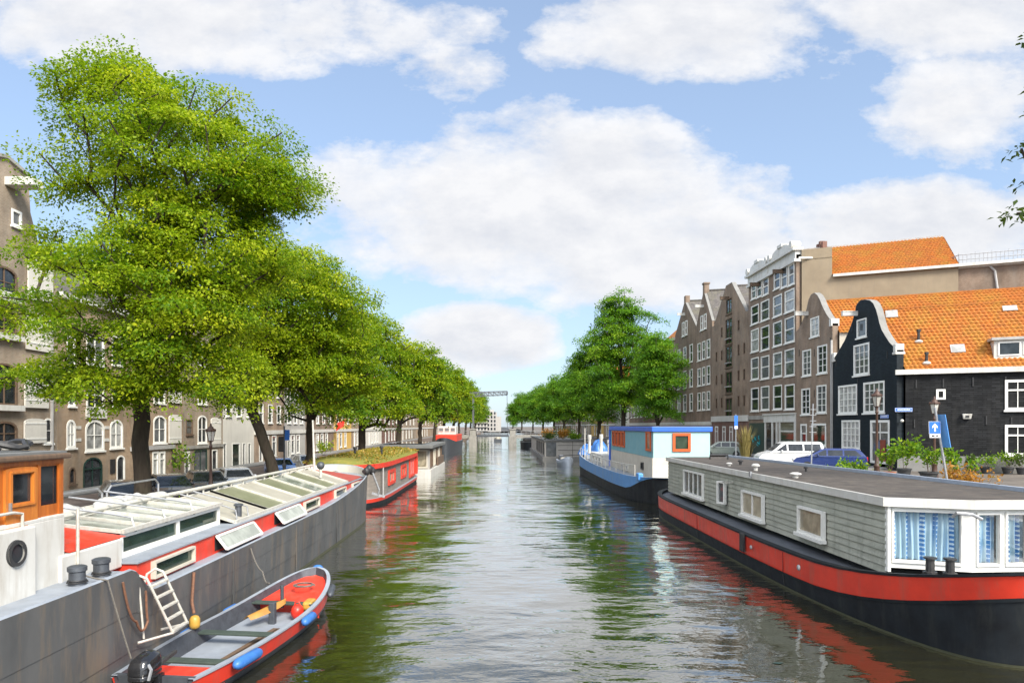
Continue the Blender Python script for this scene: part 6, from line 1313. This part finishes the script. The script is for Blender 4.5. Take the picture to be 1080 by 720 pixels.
# ------------------------------------------------------------------ street furniture
lamp('dark brown lantern post in front of the black bell gable house',(20.0,36.2,ZR),4.95)
lamp('dark brown lantern post behind the leaning blue sign pole',(24.2,38.0,ZR),4.6)
lamp('dark brown lantern post before the green doors on the left street',(-15.7,37.1,ZL),4.15)
t=thing('sign_pole','leaning grey pole with a blue arrow sign and a second blue plate edge on','sign pole',(17.0,25.7,ZR),0,None,local=True)
base=Vector((0,0,-.05)); topz=Vector((-.62,0,3.65)); MB().tube([base,topz],.045,10).build('pole',K['steel'],t,smooth=40)
d=(topz-base).normalized(); u=Vector((1,0,0)); 
c=base+d*2.98+Vector((-.17,-.06,0)); up=Vector((-.03,0,1)).normalized(); 
def plate(c,ux,uy,W_,H_,th,name,m): 
    n=ux.cross(uy).normalized(); P=[c+ux*sx*W_/2+uy*sy*H_/2 for sx,sy in ((-1,-1),(1,-1),(1,1),(-1,1))]; return MB().add([p-n*th/2 for p in P]+[p+n*th/2 for p in P],[(0,1,2,3),(4,5,6,7),(0,1,5,4),(1,2,6,5),(2,3,7,6),(3,0,4,7)]).build(name,K[m],t)
plate(c,u,up,.44,.46,.02,'arrow_sign',"signwhite"); plate(c+Vector((0,-.013,0)),u,up,.42,.44,.008,'arrow_sign_face','signblue')
ar=MB(); ar.fill([(-.03,-.15),(.03,-.15),(.03,.03),(.10,-.03),(.10,.05),(0,.16),(-.10,.05),(-.10,-.03),(-.03,.03)],[],lambda a,b:tuple(c+Vector((0,-.02,0))+u*a+up*b)); ar.build('arrow',K['signwhite'],t)
c2=c+Vector((.01,0,-.31)); plate(c2,u,up,.40,.14,.018,'supplement_plate','signwhite'); 
fk=MB(); fk.box(c2.x-.13,c2.x-.02,c2.y-.014,c2.y-.010,c2.z-.03,c2.z+.03).box(c2.x+.03,c2.x+.12,c2.y-.014,c2.y-.010,c2.z-.02,c2.z+.03).build('pictogram',K['iron'],t)
ux2=Vector((.10,-.99,0)).normalized(); c3=base+d*2.85+Vector((.16,.0,0)); plate(c3,ux2,d,.50,1.25,.025,'blue_plate_back',"bluehull"); plate(c3+Vector((.02,.004,0)),ux2,d,.48,1.22,.012,'blue_plate_face','signblue')
t=thing('parking_sign','blue and white parking sign on a thin pole near the warehouse','sign pole',(19.2,55.5,ZR),0,None,local=True); MB().tube([(0,0,0),(0,0,3.9)],.05,8).build('pole',K['steel'],t); MB().box(-.14,.14,-.06,-.04,2.7,3.8).build('plate',K['signblue'],t); MB().box(-.12,.12,-.068,-.061,2.72,2.95).build('white_panel',K['signwhite'],t)
t=thing('sign_pole','dark pole with a blue banner sign before the leaning left trunk','sign pole',(-14.2,45,ZL),0,None,local=True); MB().lathe((0,0,0),[(.11,0),(.11,1.3),(.14,1.34),(.14,1.5),(.06,1.55),(.05,4.0)],10).build('pole',K['darksteel'],t,smooth=40); MB().box(.05,.36,-.03,.0,3.05,3.75).build('banner',K['signblue'],t); MB().box(-.38,-.02,-.1,.15,2.3,3.3).build('signal_box',K['iron'],t,bevel=.04)
t=thing('bollard_post','grey metal bollard on the left quay beside the silver car','bollard',(-13.6,34.6,ZL),0,None,local=True); MB().lathe((0,0,0),[(.14,0),(.13,.75),(.17,.8),(.17,.9),(.1,.97)],12).build('post',K['steel'],t,smooth=35)
t=thing('aerial_mast','thin metal aerial mast on the quay before the brown bell gable house','mast',(17.6,38.6,ZR),0,None,local=True); MB().tube([(0,0,0),(.12,0,4.2)],.04,8).build('pole',K['steel'],t); mb=MB()
for k in range(5): mb.bar((-.1+.02*k,0,2.6+.32*k),(.3,0,2.6+.32*k),.03,.03)
mb.build('cross_arm',K['steel'],t)
# plants on the right quay
PL=[('pot_plant','tall bushy lime green plant in a dark pot beside the near lantern post',(18.6,31.4,ZR+.55),1.55,.65,330,.2,'leafM',('pot',.3,.45)),
('pot_plant','low rounded green plant in a wide black pot right of the lime green one',(18.6,29.6,ZR+.55),.95,.5,260,.17,'leafM',('pot',.36,.42)),
('pot_plant','lime green leafy plant in a terracotta pot right of the near lantern post',(19.2,33.6,ZR+.3),1.3,.6,260,.2,'leafM',('terra',.26,.4)),
('pot_plant','green and orange leafy plant behind the blue arrow sign',(19.7,29.2,ZR+.4),1.35,.6,280,.18,'leafM',('pot',.3,.4)),
('shrub','orange brown autumn shrub left of the leaning sign pole',(18.3,27.9,ZR),1.5,.6,340,.15,'leafO',None),
('shrub','dry straw coloured shrub right of the leaning sign pole',(19.0,27.2,ZR),1.35,.8,480,.14,'leafO',None),
('shrub','green bush at the tail light of the blue station wagon',(19.6,37.4,ZR),1.5,.7,300,.2,'leafM',None),
('shrub','low green bush before the bonnet of the blue station wagon',(18.3,36.6,ZR),1.2,.7,240,.2,'leafM',None)]
for i,(n,lb,loc,h,r,k,lf_,lm,pot) in enumerate(PL): leafy(n,lb,'plant' if n=='pot_plant' else 'shrub',loc,h,r,k,lf_,lm,pot,seed=100+i)
for i,(px,h,r,lb,lm) in enumerate(((1024,.75,.4,'small dark pot plant standing first along the black side wall','leafD'),(1040,.8,.6,'wide yellow green pot plant second along the black side wall','leafM'),(1063,.9,.6,'big green pot plant third along the black side wall','leafM'),(1078,.8,.6,'green pot plant last along the black side wall at the photo edge','leafD'))):
    k_=(px-527)/720; X=k_*(45.03-.9+.45*26.2)/(1+.45*k_); Y=X/k_; leafy('pot_plant',lb,'plant',(X,Y,ZR),h,r,220,.16,lm,('pot',.32,.42),seed=140+i)
t=thing('planter_bench','weathered wooden planter trestle carrying pot plants on the right quay','planter',(18.6,30.5,ZR),0,None,local=True); mb=MB(); mb.box(-.35,.35,-1.5,1.5,.48,.55)
mb.build('top',K['siding2'],t)
for x_ in (-.28,.28):
    for y_ in (-1.35,1.35): MB().box(x_-.05,x_+.05,y_-.05,y_+.05,-.02,.48).build('leg',K['siding2'],t)
for x_,y_,z_,lb in ((19.2,33.6,ZR+.15,'wooden crate under the terracotta pot plant'),(19.7,29.2,ZR+.2,'wooden crate under the green and orange plant behind the arrow sign')):
    h_=z_-ZR; MB_=MB()
    for k in range(3): 
        a=h_*2*k/3+.02; b=h_*2*(k+.85)/3
        MB_.box(x_-.35,x_+.35,y_-.35,y_-.32,ZR+a,ZR+b).box(x_-.35,x_+.35,y_+.32,y_+.35,ZR+a,ZR+b).box(x_-.35,x_-.32,y_-.318,y_+.318,ZR+a,ZR+b).box(x_+.32,x_+.35,y_-.318,y_+.318,ZR+a,ZR+b)
    MB_.box(x_-.345,x_+.345,y_-.345,y_+.345,ZR+2*h_-.045,ZR+2*h_-.002); tag(MB_.build('crate',K['siding2'],None,loc=(x_,y_,ZR)),lb,'crate')
# reed clump by the warehouse
rg=np.random.default_rng(5); t=thing('ornamental_grass','tall straw coloured grass clump beside the parking sign','plant',(20.2,56,ZR),0,None,local=True); mb=MB()
for k in range(260):
    a=rg.uniform(0,6.283); r=rg.uniform(.1,1.3); h=rg.uniform(1.6,3.3); b=Vector((.25*math.cos(a),.25*math.sin(a),0)); m_=Vector((r*.5*math.cos(a),r*.5*math.sin(a),h*.65)); e=Vector((r*math.cos(a),r*math.sin(a),h*.95)); s=Vector((-math.sin(a),math.cos(a),0))*.025
    mb.add([b-s,b+s,m_+s,m_-s,e],[(0,1,2,3),(3,2,4)])
K['straw']=mat('straw_grass',(.34,.26,.08),(.24,.20,.06),3,.8); mb.build('blades',K['straw'],t)
t=leafy('climbing_shrub','flowering green shrub at the foot of the left warehouse with the broad shutter','shrub',(-25.4,54.5,ZL),2.6,1.0,330,.24,'leafM',seed=71)
leafy('shrub','round yellow green shrub on the left street before the dark brown house','shrub',(-24.0,92.5,ZL),2.4,1.3,300,.3,'leafL',seed=72); leafy('shrub','green weeds round the foot of the leaning left trunk','shrub',(-13.8,42.1,ZL),.9,.9,300,.18,'leafM',seed=73)
leafy('shrub','green weeds round the foot of the biggest left trunk','shrub',(-13.6,27.6,ZL),.9,.9,200,.18,'leafM',seed=74)
# floating leaf
o=MB().add([(0,0,.008),(.14,.05,.012),(.3,.02,.008),(.16,-.07,.012)],[(0,1,2,3)]).build('floating_leaf',K['door_green'],None,loc=(0,0,0)); X,Y,_=ground_at(813,699); o.location=(X,Y,0); tag(o,'single green leaf floating on the water in front of the red banded hull','leaf')
SUN=2.8; EXPO=1.3; SKYSTR=.10; CLOUDSEED=2.3; CLOUD_LO=(3.15,3.25,3.5); CLOUD_HI=(4.05,4.05,4.1); SKYMUL=.95; VEIL=(2.3,2.8,3.55); BACK_FILL=3.7
BANKS=[(570,205,270,100,1.0),(500,358,85,38,.95),(700,255,190,70,.7),(210,25,330,62,1.0),(470,80,70,40,.5),(740,35,190,62,.9),(980,15,200,50,.75),(970,240,170,55,1.05),(1040,110,110,62,.5),(380,250,80,40,.45)]
# ------------------------------------------------------------------ camera, light, sky
cam=bpy.data.cameras.new('camera'); co=bpy.data.objects.new('camera',cam); COL.objects.link(co); co.location=(0,0,EYE); co.rotation_euler=(R(90),0,0)
cam.sensor_width=36; cam.lens=24; cam.shift_x=13/1080; cam.shift_y=89/1080; cam.clip_end=6000; cam.clip_start=.1; scene.camera=co
sdir=Vector((.40,-.64,.66)).normalized()
sl_=bpy.data.lights.new('sun','SUN'); sl_.energy=SUN; sl_.angle=R(20); sl_.color=(1,.94,.84); so=bpy.data.objects.new('sun',sl_); COL.objects.link(so); so.rotation_euler=(-sdir).to_track_quat('-Z','Y').to_euler(); so.location=(30,-40,60)
wd=bpy.data.worlds.new('World'); scene.world=wd; wd.use_nodes=True; nt=wd.node_tree; nt.nodes.clear()
wo=nt.nodes.new('ShaderNodeOutputWorld'); bg=nt.nodes.new('ShaderNodeBackground'); nt.links.new(bg.outputs[0],wo.inputs[0])
sky=nt.nodes.new('ShaderNodeTexSky'); sky.sky_type='NISHITA'; sky.sun_disc=False; sky.sun_elevation=math.asin(sdir.z); sky.sun_rotation=math.atan2(sdir.x,sdir.y); sky.air_density=1.0; sky.dust_density=.6; sky.ozone_density=1.6
tc=nt.nodes.new('ShaderNodeTexCoord'); sx=nt.nodes.new('ShaderNodeSeparateXYZ'); nt.links.new(tc.outputs['Generated'],sx.inputs[0])
X,Y,Z=sx.outputs
# everywhere: clouds on a high flat layer
den=math_(nt,'ADD',math_(nt,'MAXIMUM',Z,0.0),.22)
cb=nt.nodes.new('ShaderNodeCombineXYZ'); nt.links.new(math_(nt,'DIVIDE',X,den),cb.inputs[0]); nt.links.new(math_(nt,'DIVIDE',Y,den),cb.inputs[1]); cb.inputs[2].default_value=CLOUDSEED
def nz(vec,scale,detail,rough=.55,off=None,dist=0):
    if off is not None:
        a=nt.nodes.new('ShaderNodeVectorMath'); a.operation='ADD'; nt.links.new(vec,a.inputs[0]); a.inputs[1].default_value=off; vec=a.outputs[0]
    n=nt.nodes.new('ShaderNodeTexNoise'); n.inputs['Scale'].default_value=scale; n.inputs['Detail'].default_value=detail; n.inputs['Roughness'].default_value=rough; n.inputs['Distortion'].default_value=dist; nt.links.new(vec,n.inputs['Vector']); return n.outputs[0]
gen=nz(cb.outputs[0],.9,9,.58)
# cloud banks over the end of the canal, placed by direction (azimuth u, elevation v)
Ym=math_(nt,'MAXIMUM',Y,.05); U=math_(nt,'DIVIDE',X,Ym); V=math_(nt,'DIVIDE',Z,Ym); ahead=ramp(nt,Y,[(.12,0),(.35,1)])
cv=nt.nodes.new('ShaderNodeCombineXYZ'); nt.links.new(U,cv.inputs[0]); nt.links.new(math_(nt,'MULTIPLY',V,1.7),cv.inputs[1]); cv.inputs[2].default_value=3.1
dn=tc.outputs['Generated']
puff=nz(cv.outputs[0],5.0,14,.62); puff_up=nz(cv.outputs[0],5.0,14,.62,(.012,.045,0)); big=nz(cv.outputs[0],1.6,5,.5,(4,2,1))
def bank(px,py,rx,ry,amt,flat=0):
    u0=(px-527)/720; v0=(449-py)/720
    a=math_(nt,'MULTIPLY',math_(nt,'SUBTRACT',U,u0),720/rx); b=math_(nt,'MULTIPLY',math_(nt,'SUBTRACT',V,v0),720/ry)
    r2=math_(nt,'ADD',math_(nt,'MULTIPLY',a,a),math_(nt,'MULTIPLY',b,b)); return math_(nt,'MULTIPLY',math_(nt,'SUBTRACT',1.0,r2,),amt)
tot=None
for bk in BANKS:
    q=math_(nt,'MAXIMUM',bank(*bk),-.55); tot=q if tot is None else math_(nt,'MAXIMUM',tot,q)
f_=math_(nt,'ADD',tot,math_(nt,'MULTIPLY',math_(nt,'SUBTRACT',puff,.5),3.0)); f_=math_(nt,'ADD',f_,math_(nt,'MULTIPLY',math_(nt,'SUBTRACT',big,.5),.9))
mA=ramp(nt,f_,[(-.06,0),(.14,.38),(.42,.86),(.8,1)])
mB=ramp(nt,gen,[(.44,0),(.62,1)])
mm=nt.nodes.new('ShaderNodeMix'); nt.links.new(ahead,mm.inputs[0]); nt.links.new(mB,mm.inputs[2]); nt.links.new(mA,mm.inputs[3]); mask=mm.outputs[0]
lit=math_(nt,'ADD',math_(nt,'MULTIPLY',math_(nt,'SUBTRACT',puff,puff_up),3.2),.62,True)
core=ramp(nt,f_,[(.5,0),(1.5,.55)])
lit2=math_(nt,'SUBTRACT',lit,math_(nt,'MULTIPLY',core,.42),True)
ccol=mix(nt,lit2,CLOUD_LO,CLOUD_HI); gl=nt.nodes.new('ShaderNodeMapRange'); gl.inputs[1].default_value=-.35; gl.inputs[2].default_value=.25; gl.inputs[3].default_value=BACK_FILL; gl.inputs[4].default_value=1.0; nt.links.new(Y,gl.inputs[0]); gc=nt.nodes.new('ShaderNodeCombineXYZ'); [nt.links.new(gl.outputs[0],gc.inputs[i]) for i in range(3)]; ccol=mix(nt,1.0,ccol,gc.outputs[0],'MULTIPLY')  # clouds behind the camera are brightened as added fill light
skc=mix(nt,1.0,sky.outputs[0],(SKYMUL*.92,SKYMUL*1.0,SKYMUL*1.06),'MULTIPLY')
veil=ramp(nt,V,[(0.0,.72),(.30,.52),(.62,.42)])
skc=mix(nt,veil,skc,VEIL)
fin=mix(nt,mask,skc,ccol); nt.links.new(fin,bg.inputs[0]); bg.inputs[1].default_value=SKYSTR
scene.view_settings.view_transform='Standard'; scene.view_settings.look='None'; scene.view_settings.exposure=EXPO; scene.view_settings.gamma=1; scene.view_settings.use_curve_mapping=False
scene.render.engine='CYCLES'; scene.cycles.max_bounces=7; scene.cycles.diffuse_bounces=3; scene.cycles.glossy_bounces=3; scene.cycles.transmission_bounces=3; scene.cycles.transparent_max_bounces=8
scene.cycles.caustics_reflective=False; scene.cycles.caustics_refractive=False; scene.cycles.use_denoising=True; scene.cycles.sample_clamp_indirect=4
